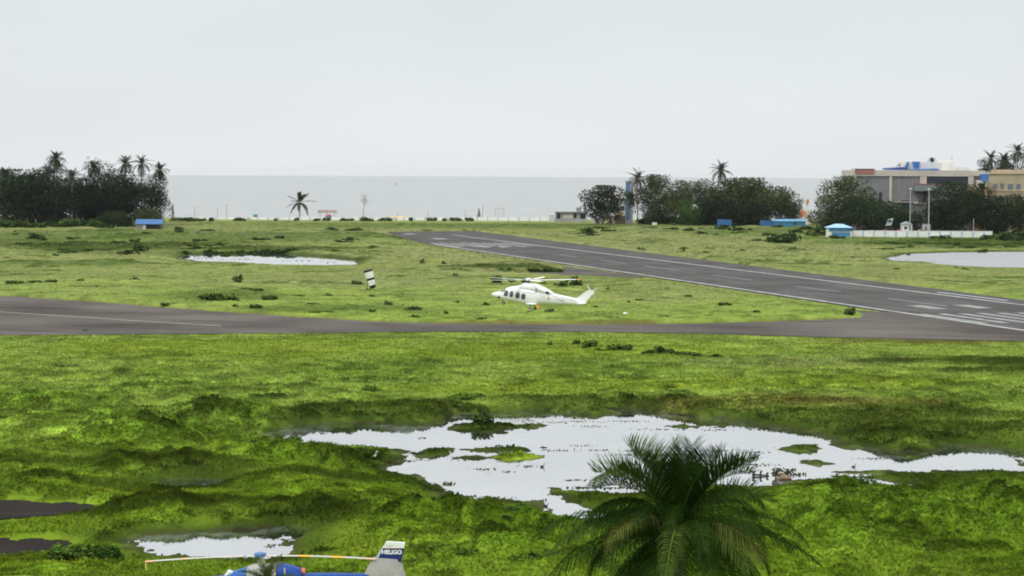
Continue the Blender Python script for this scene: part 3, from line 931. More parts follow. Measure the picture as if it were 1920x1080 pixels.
    for yy in (-1.45, -.2, .2, 1.45):
        f = 1 - .25 * abs(yy) / 1.45
        x0 = X(1345); x1 = X(1345) + (X(1435) - X(1345)) * f
        zz = Z(640)
        rings.append([(x0, yy, zz), (x0 + .2, yy, zz + .06), (x1, yy, zz + .02), (x1, yy, zz - .02), (x0 + .2, yy, zz - .06)])
    mb.loft(rings); mb.build('stabiliser', WHITE, rt)
    # tail rotor on the far side of the fin
    mb = MB(); cx, cz = X(1478), Z(512)
    mb.tube([(cx, .08, cz), (cx, .42, cz)], .10, 10); tr = mb.build('tail_rotor_hub', DGREY, rt, True)
    for k in range(4):
        a = R(30 + 90 * k); mb = MB()
        d = Vector((math.cos(a), 0, math.sin(a))); n_ = Vector((-math.sin(a), 0, math.cos(a)))
        rg = []
        for rr, w in ((.12, .05), (.3, .07), (1.0, .07)):
            c = Vector((cx, .40, cz)) + d * rr
            rg.append([c - n_ * w + Vector((0, -.015, 0)), c + n_ * w + Vector((0, -.02, 0)), c + n_ * w + Vector((0, .015, 0)), c - n_ * w + Vector((0, .02, 0))])
        mb.loft(rg); mb.build('tail_rotor_blade', OFFWHITE, tr)
    # mast and hub
    mb = MB(); z0 = Z(424); zh = Z(388)
    mb.tube([(0, 0, z0), (0, 0, zh - .12)], [.34, .2], 12); mb.build('rotor_mast', DGREY, rt, True)
    mb = MB(); mb.tube([(0, 0, zh - .14), (0, 0, zh - .05), (0, 0, zh + .12), (0, 0, zh + .2), (0, 0, zh + .24)], [.30, .46, .46, .3, .12], 16); hb = mb.build('rotor_hub', WHITE, rt, True)
    for k in range(5):
        a = R(14 - 1 + 72 * k)
        d = Vector((math.cos(a), math.sin(a), 0)); n_ = Vector((-math.sin(a), math.cos(a), 0))
        def pt(r): return Vector((0, 0, zh)) + d * r + Vector((0, 0, .004 * r + .002 * r * r))
        mb = MB(); mb.tube([pt(.3), pt(1.0)], [.11, .09], 8); mb.build('blade_grip', MGREY, rt, True)
        for nm, m_, rs in (('rotor_blade', BLADEW, (.9, 1.3, 4.0, 6.25)), ('blade_tip', ORANGE, (6.252, 6.55, 6.9))):
            rg = []
            for rr in rs:
                w = .19 if rr > 1.2 else .12
                if rr > 6.8: w = .15
                c = pt(rr); up = Vector((0, 0, .035))
                tw = Vector((0, 0, .06))
                rg.append([c - n_ * w - tw * .6, c - n_ * w * .2 + up, c + n_ * w + tw * .4, c - n_ * w * .2 - up])
            mb = MB(); mb.loft(rg); b = mb.build(nm, m_, rt)
            if nm == 'rotor_blade': last = b
            else: b.parent = last
    # wheels
    def wheel(x, y, z, r, w):
        mb = MB(); mb.tube([(x, y - w / 2, z), (x, y - w * .3, z), (x, y + w * .3, z), (x, y + w / 2, z)], [r * .8, r, r, r * .8], 18); o = mb.build('wheel', BLACK, rt, True)
        mb = MB(); mb.tube([(x, y - w * .56, z), (x, y + w * .56, z)], r * .55, 14); mb.build('rim', OFFWHITE, o, True)
    zr = .24
    for sd in (-1, 1):
        wx = X(832) 
        wheel(wx, sd * 1.5, zr, .24, .2)
        mb = MB(); mb.tube([(wx, sd * 1.36, zr), (wx - .02, sd * 1.25, Z(672)), (wx, sd * 1.1, Z(650))], [.06, .08, .09], 8); mb.build('landing_gear_strut', DGREY, rt, True)
        # sponson
        mb = MB()
        rg = []
        for u, h in ((775, .03), (800, .12), (840, .15), (880, .12), (900, .03)):
            rg.append([(X(u), sd * (1.05 + .34 * h / .15 * math.cos(t)), Z(656) + h * math.sin(t)) for t in [2 * math.pi * k / 10 for k in range(10)]])
        mb.loft(rg); mb.build('sponson', WHITE, rt, True)
    for sd in (-1, 1): wheel(X(503), sd * .16, Z(655), .20, .13)
    mb = MB(); mb.tube([(X(503), 0, Z(655)), (X(496), 0, Z(625)), (X(492), 0, Z(605))], [.05, .06, .07], 8); mb.build('nose_gear_strut', DGREY, rt, True)
    # beacon under the belly
    mb = MB(); c = Vector((X(897), -.3, Z(690)))
    mb.tube([c + Vector((0, 0, .12)), c + Vector((0, 0, .05)), c - Vector((0, 0, .05)), c - Vector((0, 0, .13))], [.08, .12, .11, .04], 12)
    mb.build('beacon', M_LAMP, rt, True)
flying_helicopter()

# ------------------------------------------------------------------ the parked helicopter
def parked_helicopter():
    Yp = 111.0; K = 36.0
    c = A(488, 1042, Yp)
    g0 = 0.1
    rt = empty('parked_helicopter', (c.x, Yp, g0), 'blue and white parked helicopter under fitted covers at the bottom of the view', 'helicopter')
    zh = c.z - g0
    def X(u): return (u - 488) / K
    def Z(v): return (1042 - v) / K + zh
    N = 2.4
    def ring(u, z1, z0, hw, n=24):
        zc = (z1 + z0) / 2; hh = (z1 - z0) / 2
        return [(X(u), hw * math.copysign(abs(math.cos(a)) ** (2 / N), math.cos(a)), zc + hh * math.copysign(abs(math.sin(a)) ** (2 / N), math.sin(a))) for a in [2 * math.pi * k / n for k in range(n)]]
    bot = .45
    ST = [(318, 1.15, 1.0, .1), (330, 1.4, .85, .5), (350, 1.65, .65, .8), (375, 2.0, .5, .98), (400, 2.2, bot, 1.05), (430, 2.3, bot, 1.08), (500, 2.36, bot, 1.08), (560, Z(1076), .55, 1.0), (600, Z(1074.5), 1.0, .72), (640, Z(1074.5), 1.5, .48), (690, Z(1075), 1.7, .36), (740, Z(1076), 1.9, .22)]
    mb = MB(); mb.loft([ring(*s) for s in ST]); mb.build('fuselage', BLUECOVER, rt, True)
    for sd in (-1, 1):
        vs = [(X(u), sd * (w + .02), z) for u, z, w in ((352, 1.6, .72), (400, 1.95, 1.03), (400, 1.4, 1.09), (345, 1.3, .78))]
        mb = MB(); mb.add(vs, [(0, 1, 2, 3)]); mb.build('cockpit_window', GLASSD, rt)
    # engine housing: blue front, grey middle, blue rear cover
    zl = 2.0
    CF = [(405, Z(1086), zl, .3), (418, Z(1079), zl, .5), (440, Z(1071), zl, .62), (464, Z(1063), zl, .7)]
    CM = [(464.5, Z(1062), zl, .72), (476, Z(1058), zl, .74), (492, Z(1058), zl, .76), (519, Z(1057), zl, .76)]
    CB = [(519.5, Z(1055), zl, .78), (526, Z(1055), zl, .78), (545, Z(1059.5), zl, .72), (562, Z(1064.5), zl, .6), (568, Z(1067), zl, .5)]
    for nm, L, m_ in (('engine_cover', CF, mat('light_blue_cover', (.02, .11, .38), .5, 2, .2)), ('gearbox_housing', CM, mat('grey_gearbox_housing', (.36, .36, .34), .6, 2, .2)), ('engine_cover', CB, BLUECOVER)):
        mb = MB(); mb.loft([ring(*s) for s in L]); mb.build(nm, m_, rt, True)
    mb = MB(); mb.tube([(X(424), -.3, Z(1079)), (X(432), -.32, Z(1071.5)), (X(438), -.3, Z(1071))], [.08, .17, .06], 10); mb.build('air_scoop', WHITE, rt, True)
    mb = MB(); mb.loft([ring(567, Z(1064), Z(1077), .36), ring(573, Z(1066.5), Z(1077), .30)]); mb.build('exhaust_plug', mat('orange_plug', (.62, .20, .05), .6), rt, True)
    for u in (519, 537):
        mb = MB(); mb.tube([(X(u), -.80, Z(1059)), (X(u) + .02, -.86, Z(1073))], .04, 6); mb.build('cover_strap', mat('pale_strap', (.55, .42, .30), .8), rt)
    # mast, hub, blades
    mb = MB(); mb.tube([(X(492), 0, Z(1066)), (X(491), 0, Z(1062)), (X(489), 0, Z(1048))], [.20, .24, .19], 12); mb.build('rotor_mast', mat('cream_mast_cover', (.62, .57, .42), .8, 3, .2), rt, True)
    mb = MB(); mb.tube([(0, 0, zh - .05), (0, 0, zh + .03), (0, 0, zh + .14), (0, 0, zh + .19)], [.24, .33, .30, .10], 14); hb = mb.build('rotor_hub', mat('blue_hub_cap', (.07, .17, .38), .5), rt, True)
    bl = mat('grey_white_blade', (.50, .48, .41), .5, 2, .1); yb = mat('yellow_orange_band', (.80, .42, .05), .5, 2, .1); tan = mat('tan_blade_end', (.62, .46, .28), .6)
    def blade(pts, bands, tipm):
        # pts: u, v pairs of the photograph along the blade; bands: u0, u1, material
        us_ = [p[0] for p in pts]; vs_ = [p[1] for p in pts]
        sg = 1 if us_[-1] > us_[0] else -1
        def at(u): return X(u), Z(float(np.interp(u, us_ if sg > 0 else us_[::-1], vs_ if sg > 0 else vs_[::-1])))
        def seg(nm, ua, ub, m_, par, w=.18, t=.045):
            mb = MB(); rg = []
            for k in range(7):
                x, z = at(ua + (ub - ua) * k / 6)
                rg.append([(x, -w, z), (x, -w * .2, z + t), (x, w, z + .01), (x, -w * .2, z - t)])
            mb.loft(rg); return mb.build(nm, m_, par)
        main = seg('rotor_blade', us_[0], us_[-1], bl, rt)
        for ua, ub, m_ in bands: seg('blade_band', ua, ub, m_, main, .186, .052)
    blade([(500, 1042), (560, 1041.5), (620, 1043), (670, 1045), (706, 1047)], [(560, 583, yb), (622, 645, yb), (684, 706.5, tan)], tan)
    blade([(476, 1042.5), (430, 1043.5), (380, 1046), (320, 1050), (272, 1054)], [(340, 356, tan), (271, 292, mat('pink_orange_end', (.72, .40, .24), .6))], tan)
    mb = MB(); p = (X(272.5), 0, Z(1054))
    mb.tube([p, (p[0] - .02, 0, p[2] - .22), (p[0], 0, p[2] - .48)], [.05, .045, .03], 6); mb.build('tie_down_strap', mat('yellow_strap', (.66, .55, .18), .8), rt)
    mb = MB(); mb.tube([(X(462), -.12, Z(1043)), (X(458), -.12, Z(1045))], .1, 8); mb.build('blade_damper', MGREY, rt, True)
    # fin
    def prism(nm, pts, th, m_, par):
        mb = MB(); mb.prism([(X(u), Z(v)) for u, v in pts], -th, th); return mb.build(nm, m_, par)
    fn = prism('tail_fin', [(708.5, 1045), (719, 1026), (760, 1026.5), (754, 1052.5), (705, 1046.5)], .10, NAVY, rt)
    prism('fin_cap', [(719, 1026), (725.5, 1014.5), (727, 1013.5), (761.5, 1015.5), (760, 1026.4)], .11, WHITE, fn)
    prism('leading_edge_stripe', [(706, 1046), (718.5, 1025), (721, 1026), (709.5, 1046)], .108, mat('pale_blue_stripe', (.42, .55, .72), .5), fn)
    prism('red_stripe', [(719.3, 1025.6), (760.2, 1025.6), (759.9, 1027), (718.4, 1027)], .114, mat('maroon_stripe', (.20, .03, .03), .5), fn)
    text('lettering', 'HELIGO', .300, mat('white_lettering', (.82, .84, .85), .5), fn, (X(736.5), -.106, Z(1033.5)), (R(90), 0, 0), .004, .012)
    text('lettering', 'HELIGO', .300, _MATS['white_lettering'], fn, (X(736.5), .106, Z(1033.5)), (R(90), 0, R(180)), .004, .012)
    text('registration_lettering', 'VT-HLP', .11, MGREY, fn, (X(732), -.114, Z(1021.5)), (R(90), 0, 0), .003)
    # draped cover over the lower fin and tail rotor duct
    mb = MB(); rg = []
    for v, ul, ur, w in ((1045.5, 703, 755, .13), (1050, 699, 754.5, .17), (1060, 692, 757, .24), (1075, 685, 762, .32), (1095, 680, 767, .36), (1110, 684, 762, .33), (1122, 700, 750, .2)):
        n = 26; r_ = []
        uc = (ul + ur) / 2; hw = (ur - ul) / 2
        for k in range(n):
            a = 2 * math.pi * k / n
            f = 1 + .10 * math.sin(5 * a + v * .08)
            r_.append((X(uc + hw * math.copysign(abs(math.cos(a)) ** .75, math.cos(a))), w * f * math.sin(a), Z(v) + .06 * math.cos(a) * (-1 if v < 1055 else 0)))
        rg.append(r_)
    mb.loft(rg); mb.build('tail_cover', GREYCOVER, rt, True)
    mb = MB(); mb.tube([(X(752), -.2, Z(1070)), (X(758), -.25, Z(1058)), (X(759), -.25, Z(1050))], [.015, .015, .01], 5); mb.build('cover_cord', mat('pale_cord', (.6, .58, .5), .8), rt)
    for sd in (-1, 1):
        mb = MB(); mb.tube([(X(505), sd * .95, .3 - .14), (X(505), sd * 1.15, .3 - .14)], .28, 16); mb.build('wheel', BLACK, rt, True)
        mb = MB(); mb.tube([(X(505), sd * .98, .2), (X(505), sd * .9, .8)], .07, 8); mb.build('landing_gear_strut', DGREY, rt, True)
    mb = MB(); mb.tube([(X(365), -.1, .2), (X(365), .1, .2)], .2, 14); mb.build('wheel', BLACK, rt, True)
    mb = MB(); mb.tube([(X(365), 0, .2), (X(368), 0, .8)], .06, 8); mb.build('landing_gear_strut', DGREY, rt, True)
parked_helicopter()

# ------------------------------------------------------------------ windsock
def windsock():
    b = G(688.5, 549); Yw = b.y
    rt = empty('windsock', (b.x, b.y, ground_z(b.x, b.y)), 'black and white banded windsock drooping from its thin pole in the grass', 'windsock')
    def L(px, py):
        p = A(px, py, Yw); return Vector((p.x - b.x, 0, p.z - rt.location.z))
    top = L(688, 504)
    mb = MB(); mb.tube([(0, 0, -.3), (top.x, 0, top.z + .15)], [.07, .05], 8); mb.build('pole', mat('rusty_brown_pole', (.13, .075, .05), .8), rt, True)
    mb = MB(); mb.box((-.16, -.16, -.1), (.16, .16, .35)); mb.build('pole_base', mat('rusty_brown_pole', (.13, .075, .05), .8), rt)
    a = L(689.5, 506.5); z = L(699.3, 540.5)
    axis = (z - a); u = Vector((0, 1, 0)); w = axis.normalized().cross(u)
    def ringat(t, r):
        c = a + axis * t + Vector((.10, 0, -.03)) * math.sin(math.pi * t) 
        return [c + (u * math.cos(k * math.pi / 9) + w * math.sin(k * math.pi / 9)) * r for k in range(18)]
    r0, r1 = .92, .57
    def rad(t): return (r0 + (r1 - r0) * t) * (1 + .03 * math.sin(t * 31))
    wh = mat('white_sock_fabric', (.78, .78, .76), .8, 2, .06); bk = mat('black_sock_fabric', (.012, .012, .014), .8, 3, .2)
    for nm, m_, t0, t1 in (('black_band', bk, 0, .09), ('white_band', wh, .09, .42), ('black_band', bk, .42, .54), ('white_band', wh, .54, .82), ('black_band', bk, .82, 1.0)):
        mb = MB(); n = max(2, int((t1 - t0) * 20)); mb.loft([ringat(t0 + (t1 - t0) * k / n, rad(t0 + (t1 - t0) * k / n)) for k in range(n + 1)], caps=(t1 == 1.0 or t0 == 0))
        mb.build(nm, m_, rt, True)
    mb = MB(); pts = [a + (u * math.cos(k * math.pi / 10) + w * math.sin(k * math.pi / 10)) * (r0 + .05) for k in range(21)]
    mb.tube(pts, .045, 6, caps=False); mb.build('hoop', DGREY, rt, True)
    mb = MB(); mb.tube([top, a + w * 0.2], .035, 6); mb.build('swivel_arm', DGREY, rt, True)
windsock()
# ------------------------------------------------------------------ plants
M_TREE = leaf_mat('tree_leaves', (1, 1, 1), .22, var=.25, scale=.25)
M_PALM = leaf_mat('palm_leaves', (1, 1, 1), .22, rough=.42, gloss=.003, var=.15, scale=.5)
M_BUSH = leaf_mat('bush_leaves', (1, 1, 1), .25, var=.2, scale=.8)
def leaf_soup(P, size, rng, up=0.3):
    """one small leaf-shaped quad at each point"""
    n = len(P)
    a = rng.normal(size=(n, 3)); a /= np.linalg.norm(a, axis=1)[:, None]
    b = rng.normal(size=(n, 3)); b[:, 2] *= (1 - up)
    b -= a * (a * b).sum(1)[:, None]; b /= np.linalg.norm(b, axis=1)[:, None] + 1e-9
    s = (size * rng.uniform(.6, 1.4, n))[:, None] * .5
    v = np.stack([P - a * s, P - b * s * .62, P + a * s, P + b * s * .62], 1).reshape(-1, 3)
    return v, np.arange(4 * n).reshape(n, 4)
def crown_points(rng, h, w, base, nclump, per, flat=.75):
    pts = []; br = []; nr = []
    for k in range(nclump):
        for _ in range(30):
            p = rng.uniform(-1, 1, 3)
            if (p ** 2).sum() < 1: break
        cz = base + (h - base) * (.5 + .47 * p[2])
        taper = 1 - .35 * max(0, p[2])
        c = np.array([p[0] * w * .40 * taper, p[1] * w * .36 * taper, cz])
        r = w * rng.uniform(.15, .26)
        q = rng.normal(size=(per, 3)); q /= np.linalg.norm(q, axis=1)[:, None]
        nr.append(q + np.array([0, 0, .25]))
        q = q * (rng.uniform(.55, 1.05, per) ** .7)[:, None] * r
        q[:, 2] *= flat
        pts.append(c + q); br.append(np.full(per, rng.uniform(.72, 1.32)))
    P = np.concatenate(pts); B = np.concatenate(br)
    k = P[:, 2] < h * 1.01
    return P[k], B[k], np.concatenate(nr)[k]
def broad_tree(name, loc, h, w, seed, colr, label, group=None, base=.22, leaf=None, nclump=32, per=240, open_=False):
    rng = np.random.default_rng(seed)
    rt = empty(name, loc, label, 'tree', group)
    b = h * base
    mb = MB(); tr = max(.18, h * .018)
    mb.tube([(0, 0, -.4), (.1 * tr, 0, b * .5), (.3 * tr, .1 * tr, b), (-.2 * tr, 0, h * .62), (0, .2, h * .8)], [tr * 1.3, tr, tr * .85, tr * .5, tr * .2], 8)
    for k in range(7):
        a = rng.uniform(0, 6.28); z0 = b + (h * .35) * rng.random()
        e_ = (math.cos(a) * w * .32, math.sin(a) * w * .30, min(h * .9, z0 + h * rng.uniform(.15, .35)))
        mb.tube([(0, 0, z0), (e_[0] * .5, e_[1] * .5, (z0 + e_[2]) / 2 - .3), e_], [tr * .5, tr * .33, tr * .12], 6)
    mb.build('trunk', BARK, rt, True)
    P, B, NRL = crown_points(rng, h, w * 1.12, b, nclump, per)
    lf = leaf or max(.38, w * .034)
    v, f = leaf_soup(P, np.full(len(P), lf), rng)
    t = np.array(colr)[None] * (B * rng.uniform(.88, 1.14, len(P)))[:, None]
    np_mesh('crown', v, f, M_TREE, rt, np.repeat(t, 4, 0), normals=NRL / np.linalg.norm(NRL, axis=1)[:, None])
    return rt
def frond_geom(rng, base, az, el, L, droop, nl, lw, ll, hang, roll=0.0, colr=(.03, .07, .015), rach=.03, rcol=None, fwd=0.0):
    """one feather leaf: a curved midrib and two rows of folded leaflets"""
    n = 24
    t = np.linspace(0, 1, n)
    pitch = el - droop * t ** 1.35
    side_curve = az + roll * t * t
    ds = L / (n - 1)
    d = np.stack([np.cos(pitch) * np.cos(side_curve), np.cos(pitch) * np.sin(side_curve), np.sin(pitch)], -1)
    C_ = np.array(base) + np.concatenate([[np.zeros(3)], np.cumsum(d[:-1] * ds, 0)])
    V = []; Fc = []; Tn = []
    # midrib
    sv = np.stack([-np.sin(side_curve), np.cos(side_curve), np.zeros(n)], -1)
    nv = np.cross(sv, d) * -1
    w = rach * (1 - .85 * t)[:, None]
    ringv = np.stack([C_ - sv * w, C_ + nv * w * -.8, C_ + sv * w, C_ + nv * w * .5], 1)
    V.append(ringv.reshape(-1, 3))
    for i in range(n - 1):
        for k in range(4):
            Fc.append((i * 4 + k, i * 4 + (k + 1) % 4, (i + 1) * 4 + (k + 1) % 4, (i + 1) * 4 + k))
    rc = np.array(rcol if rcol is not None else (colr[0] * 2.2, colr[1] * 1.6, colr[2] * 1.4))
    Tn.append(np.tile(rc, (n * 4, 1)))
    off = n * 4
    tl = np.linspace(.14, .995, nl)
    for sd in (-1, 1):
        tj = np.clip(tl + rng.uniform(-.006, .006, nl), 0, 1)
        Cx = np.stack([np.interp(tj, t, C_[:, k]) for k in range(3)], -1)
        D = np.stack([np.interp(tj, t, d[:, k]) for k in range(3)], -1)
        S = np.stack([np.interp(tj, t, sv[:, k]) for k in range(3)], -1) * sd
        U = np.stack([np.interp(tj, t, nv[:, k]) for k in range(3)], -1)
        prof = np.sin(np.pi * (.12 + .80 * tj)) ** .7
        ln = ll * prof * rng.uniform(.85, 1.12, nl)
        fw = .35 + .55 * tj + fwd
        lift = .35 + .9 * max(0.0, math.sin(el)) ** 2 * (hang < .3)
        d1 = S + D * fw[:, None] + U * lift * rng.uniform(.6, 1.3, nl)[:, None]
        d1 /= np.linalg.norm(d1, axis=1)[:, None]
        g = np.array([0, 0, -1.0])
        hg = hang * rng.uniform(.7, 1.3, nl)
        d2 = d1 + g * hg[:, None]; d2 /= np.linalg.norm(d2, axis=1)[:, None]
        d3 = d2 + g * (hg * 1.1)[:, None]; d3 /= np.linalg.norm(d3, axis=1)[:, None]
        p1 = Cx + d1 * (ln * .35)[:, None]; p2 = p1 + d2 * (ln * .35)[:, None]; p3 = p2 + d3 * (ln * .3)[:, None]
        W = D * (lw * .5)
        v = np.stack([Cx - W * .5, Cx + W * .5, p1 + W, p1 - W, p2 + W * .75, p2 - W * .75, p3 + W * .08, p3 - W * .08], 1)
        V.append(v.reshape(-1, 3))
        cj = np.array(colr)[None] * rng.uniform(.75, 1.3, nl)[:, None]
        Tn.append(np.repeat(cj, 8, 0))
        for j in range(nl):
            o_ = off + j * 8
            Fc += [(o_, o_ + 1, o_ + 2, o_ + 3), (o_ + 3, o_ + 2, o_ + 4, o_ + 5), (o_ + 5, o_ + 4, o_ + 6, o_ + 7)]
        off += nl * 8
    return np.concatenate(V), np.array(Fc), np.concatenate(Tn)
def far_palm(name, loc, h, r, seed, label, group=None, nf=32, lean=0.0, colr=(.030, .050, .018), wide=1.0, sag=1.0):
    rng = np.random.default_rng(seed)
    rt = empty(name, loc, label, 'palm tree', group)
    mb = MB(); top = (lean, 0, h - r * .92)
    mb.tube([(0, 0, -.4), (lean * .25, 0, h * .4), (lean * .7, 0, h * .75), top], [.34, .26, .22, .2], 8)
    mb.build('trunk', PALMBARK, rt, True)
    V = []; Fs = []; T = []; k = 0
    for i in range(nf):
        q = i / (nf - 1)
        el = R(82) - R(130) * q ** .9 + rng.uniform(-.25, .25)
        az = i * 2.39996 + rng.uniform(-.3, .3)
        dead = q > .88 and rng.random() < .6
        c = np.array((.11, .08, .04)) if dead else np.array(colr) * rng.uniform(.75, 1.35)
        v, f, t = frond_geom(rng, top, az, el, r * 1.3 * (.75 + .35 * min(1, q * 2 + .2)) * rng.uniform(.7, 1.12), sag * (R(38) + R(52) * q * rng.uniform(.7, 1.4)), 16, .27 * wide, r * .26, .45, colr=c, rach=.07)
        V.append(v); Fs.append(f + k); T.append(t); k += len(v)
    np_mesh('crown', np.concatenate(V), np.concatenate(Fs), M_PALM, rt, np.concatenate(T))
    return rt

# ---- bushes scattered over the airfield: five kinds, copied
def bush_mesh(name, seed, n=260, colr=(.035, .075, .015), leaf=.22, spiky=False):
    rng = np.random.default_rng(seed)
    P = []; NB = []
    for k in range(9):
        c = np.array([rng.uniform(-.38, .38), rng.uniform(-.38, .38), rng.uniform(.12, .55)])
        q = rng.normal(size=(n // 9, 3)); q /= np.linalg.norm(q, axis=1)[:, None]
        NB.append(q + np.array([0, 0, .35]))
        q = q * (rng.uniform(.4, 1, n // 9) * rng.uniform(.18, .32))[:, None]
        P.append(c + q)
    P = np.concatenate(P); P[:, 2] = np.clip(P[:, 2], .0, 1)
    v, f = leaf_soup(P, np.full(len(P), leaf), rng, .1)
    t = np.array(colr)[None] * rng.uniform(.65, 1.4, len(P))[:, None]
    NB = np.concatenate(NB); NB /= np.linalg.norm(NB, axis=1)[:, None]
    return v, f, np.repeat(t, 4, 0), NB
BUSH_KINDS = [bush_mesh('b', 300 + i, colr=c) for i, c in enumerate(((.050, .098, .016), (.036, .070, .014), (.070, .120, .018), (.060, .090, .022), (.085, .100, .034)))]
bush_proto = {}
def bush(px, py, wpx, hpx, kind, label, group, name='bush'):
    g = G(px, py)
    sc = FPX / g.y
    z = ground_z(g.x, g.y) if abs(g.x / g.y) < UF else .2
    key = (name, kind)
    if key not in bush_proto:
        v, f, t, nb = BUSH_KINDS[kind]
        o = np_mesh(name, v, f, M_BUSH, None, t, normals=nb); bush_proto[key] = o
    else:
        o = bush_proto[key].copy(); COL.objects.link(o)
    o.location = (g.x, g.y, min(z, .4) - .1)
    o.scale = (wpx / sc, min(wpx / sc, 2.5 * hpx / sc + 1.0), hpx / sc * 1.45)
    o.rotation_euler = (0, 0, (px * 7.3) % 6.28)
    return tag(o, label, 'bush', group)
BL = 'small dark green bush scattered in the airfield grass'
BG = 'bushes scattered over the airfield grass'
for (px, py, w_, h_) in [(253, 530, 16, 9), (447, 532, 22, 15), (72, 556, 24, 7), (505, 566, 30, 11), (442, 580, 14, 9), (480, 583, 20, 11), (727, 578, 18, 12), (772, 586, 40, 10), (670, 537, 18, 10),
        (792, 497, 10, 11), (833, 499, 9, 9), (855, 523, 9, 10), (930, 534, 24, 16), (1053, 541, 24, 12), (1078, 540, 26, 20), (777, 586, 26, 10), (837, 594, 12, 10), (913, 577, 14, 9), (1032, 589, 20, 8), (1200, 568, 14, 7), (1138, 549, 8, 9),
        (1113, 582, 16, 7), (1360, 578, 20, 10), (1180, 571, 10, 6), (960, 533, 12, 10), (985, 533, 14, 10), (1020, 536, 14, 9), (1080, 652, 12, 12), (1030, 655, 9, 12), (1105, 660, 26, 18), (1160, 664, 40, 15), (1125, 664, 22, 9),
        (160, 620, 10, 5), (30, 535, 30, 8), (65, 534, 28, 7), (95, 533, 18, 8), (150, 530, 12, 7), (172, 527, 10, 7), (190, 562, 14, 5), (470, 548, 60, 7), (560, 560, 22, 6), (620, 560, 26, 7), (700, 561, 24, 6), (750, 560, 18, 5), (860, 572, 14, 6), (590, 575, 24, 6),
        (1250, 545, 12, 5), (1290, 560, 16, 6), (1420, 590, 26, 6), (1330, 596, 18, 5), (1150, 600, 30, 5), (1240, 598, 20, 5), (900, 602, 30, 5), (780, 600, 40, 7), (700, 590, 40, 7), (600, 592, 44, 7), (320, 575, 34, 6)]:
    bush(px, py + 2, w_, h_, (int(px) * 7) % 5, BL, BG)
BUSH_KINDS += [bush_mesh('b', 330 + i, 620, c, .13) for i, c in enumerate(((.060, .125, .014), (.040, .090, .012), (.085, .150, .018)))]
r5 = random.Random(77)
for i in range(64):
    cx_, cy_, rx_, ry_ = r5.choice([(1720, 985, 200, 75), (1720, 985, 200, 75), (640, 868, 150, 16), (850, 1000, 160, 50), (150, 800, 220, 50), (420, 845, 260, 16), (1000, 1010, 60, 50), (240, 1055, 200, 14), (560, 745, 300, 30)])
    px = cx_ + r5.gauss(0, rx_ * .6); py = cy_ + r5.gauss(0, ry_ * .6)
    if not (0 < px < 1918 and 735 < py < 1078) or (py > 990 and 380 < px < 780): continue
    g_ = G(px, py)
    if float(sample(sW, np.array([g_.x]), np.array([g_.y]))[0]) < 1.5: continue
    k_ = FPX / g_.y
    bush(px, py, r5.uniform(1.2, 3.0) * k_, r5.uniform(.5, 1.0) * k_, 5 + r5.randrange(3), 'leafy green shrub rising out of the lush growth around the marsh', 'leafy shrubs around the marsh', 'shrub')
for (px, py, w_, h_, k_, lb) in [(415, 572, 64, 18, 2, 'wide rounded green thicket beside the taxiway edge on the left'), (1596, 594, 26, 13, 3, 'lone olive bush at the tip of the grass wedge by the runway'),
        (1212, 672, 26, 11, 1, 'dark bush at the left end of the row below the taxiway'), (1245, 672, 44, 17, 1, 'tallest dark bush in the row below the taxiway'), (1292, 676, 40, 12, 0, 'low spreading bush right of the tallest one below the taxiway'), (1340, 678, 24, 10, 1, 'small bush at the right end of the row below the taxiway'),
        (1848, 456, 56, 13, 0, 'green thicket hiding the right end of the white wall'), (1878, 455, 60, 17, 1, 'dark tall thicket at the right edge beyond the white wall'), (1912, 454, 56, 18, 1, 'dark thicket cut by the right edge above the far pond'),
        (118, 697, 70, 9, 4, 'low olive brown patch of scrub in the grass at left'), (262, 476, 26, 15, 1, 'very dark round bush left of the long pond'), (238, 482, 34, 11, 1, 'dark bush left of the very dark round one'),
        (70, 456, 36, 17, 1, 'dark bush in the grass below the left grove'), (1458, 459, 66, 18, 1, 'wide dark green bush right of the runway below the blue shed'), (1487, 456, 24, 18, 1, 'dark upright bush beside the wide one below the blue shed'), (1488, 474, 22, 9, 4, 'brownish low bush under the wide dark one'),
        (1418, 457, 14, 8, 0, 'tiny dark bush left of the wide dark one'), (505, 754, 60, 12, 0, 'green mound of scrub at the upper edge of the marsh'), (430, 800, 90, 26, 1, 'big dark thicket on the bank left of the marsh water'),
        (330, 792, 60, 16, 0, 'dark bush on the bank left of the big thicket'), (940, 996, 46, 22, 1, 'dark round bush below the marsh water, left of the tall palm'), (860, 978, 36, 13, 0, 'green bush on the bank below the marsh water'),
        (905, 798, 38, 22, 0, 'green bush crowning the long islet in the marsh'), (1018, 757, 30, 9, 0, 'bush on the far bank of the marsh'), (1258, 750, 50, 14, 0, 'broad bush on the far bank of the marsh')]:
    bush(px, py, w_, h_, k_, lb, None, 'shrub')
rr = random.Random(9)
SB = 'low shrub in the dense scrub at the far side of the airfield'
for i in range(50):
    px = rr.uniform(5, 720); py = rr.choice([rr.uniform(434, 446), rr.uniform(448, 472), rr.uniform(455, 490)])
    bush(px, py, rr.uniform(14, 42), rr.uniform(4, 8), rr.randrange(4), SB, 'far scrub shrubs')
for i in range(45):
    px = rr.uniform(1080, 1915); py = rr.uniform(430, 446) if px < 1560 else rr.uniform(449, 474)
    bush(px, py, rr.uniform(14, 46), rr.uniform(4, 9), rr.choice([0, 1, 1, 2]), SB, 'far scrub shrubs')
for i in range(25):
    px = rr.uniform(1180, 1900); py = 470 + (px - 1180) * rr.uniform(.0, .085)
    bush(px, py, rr.uniform(8, 24), rr.uniform(3, 6), rr.choice([2, 3, 4, 4]), SB, 'far scrub shrubs')
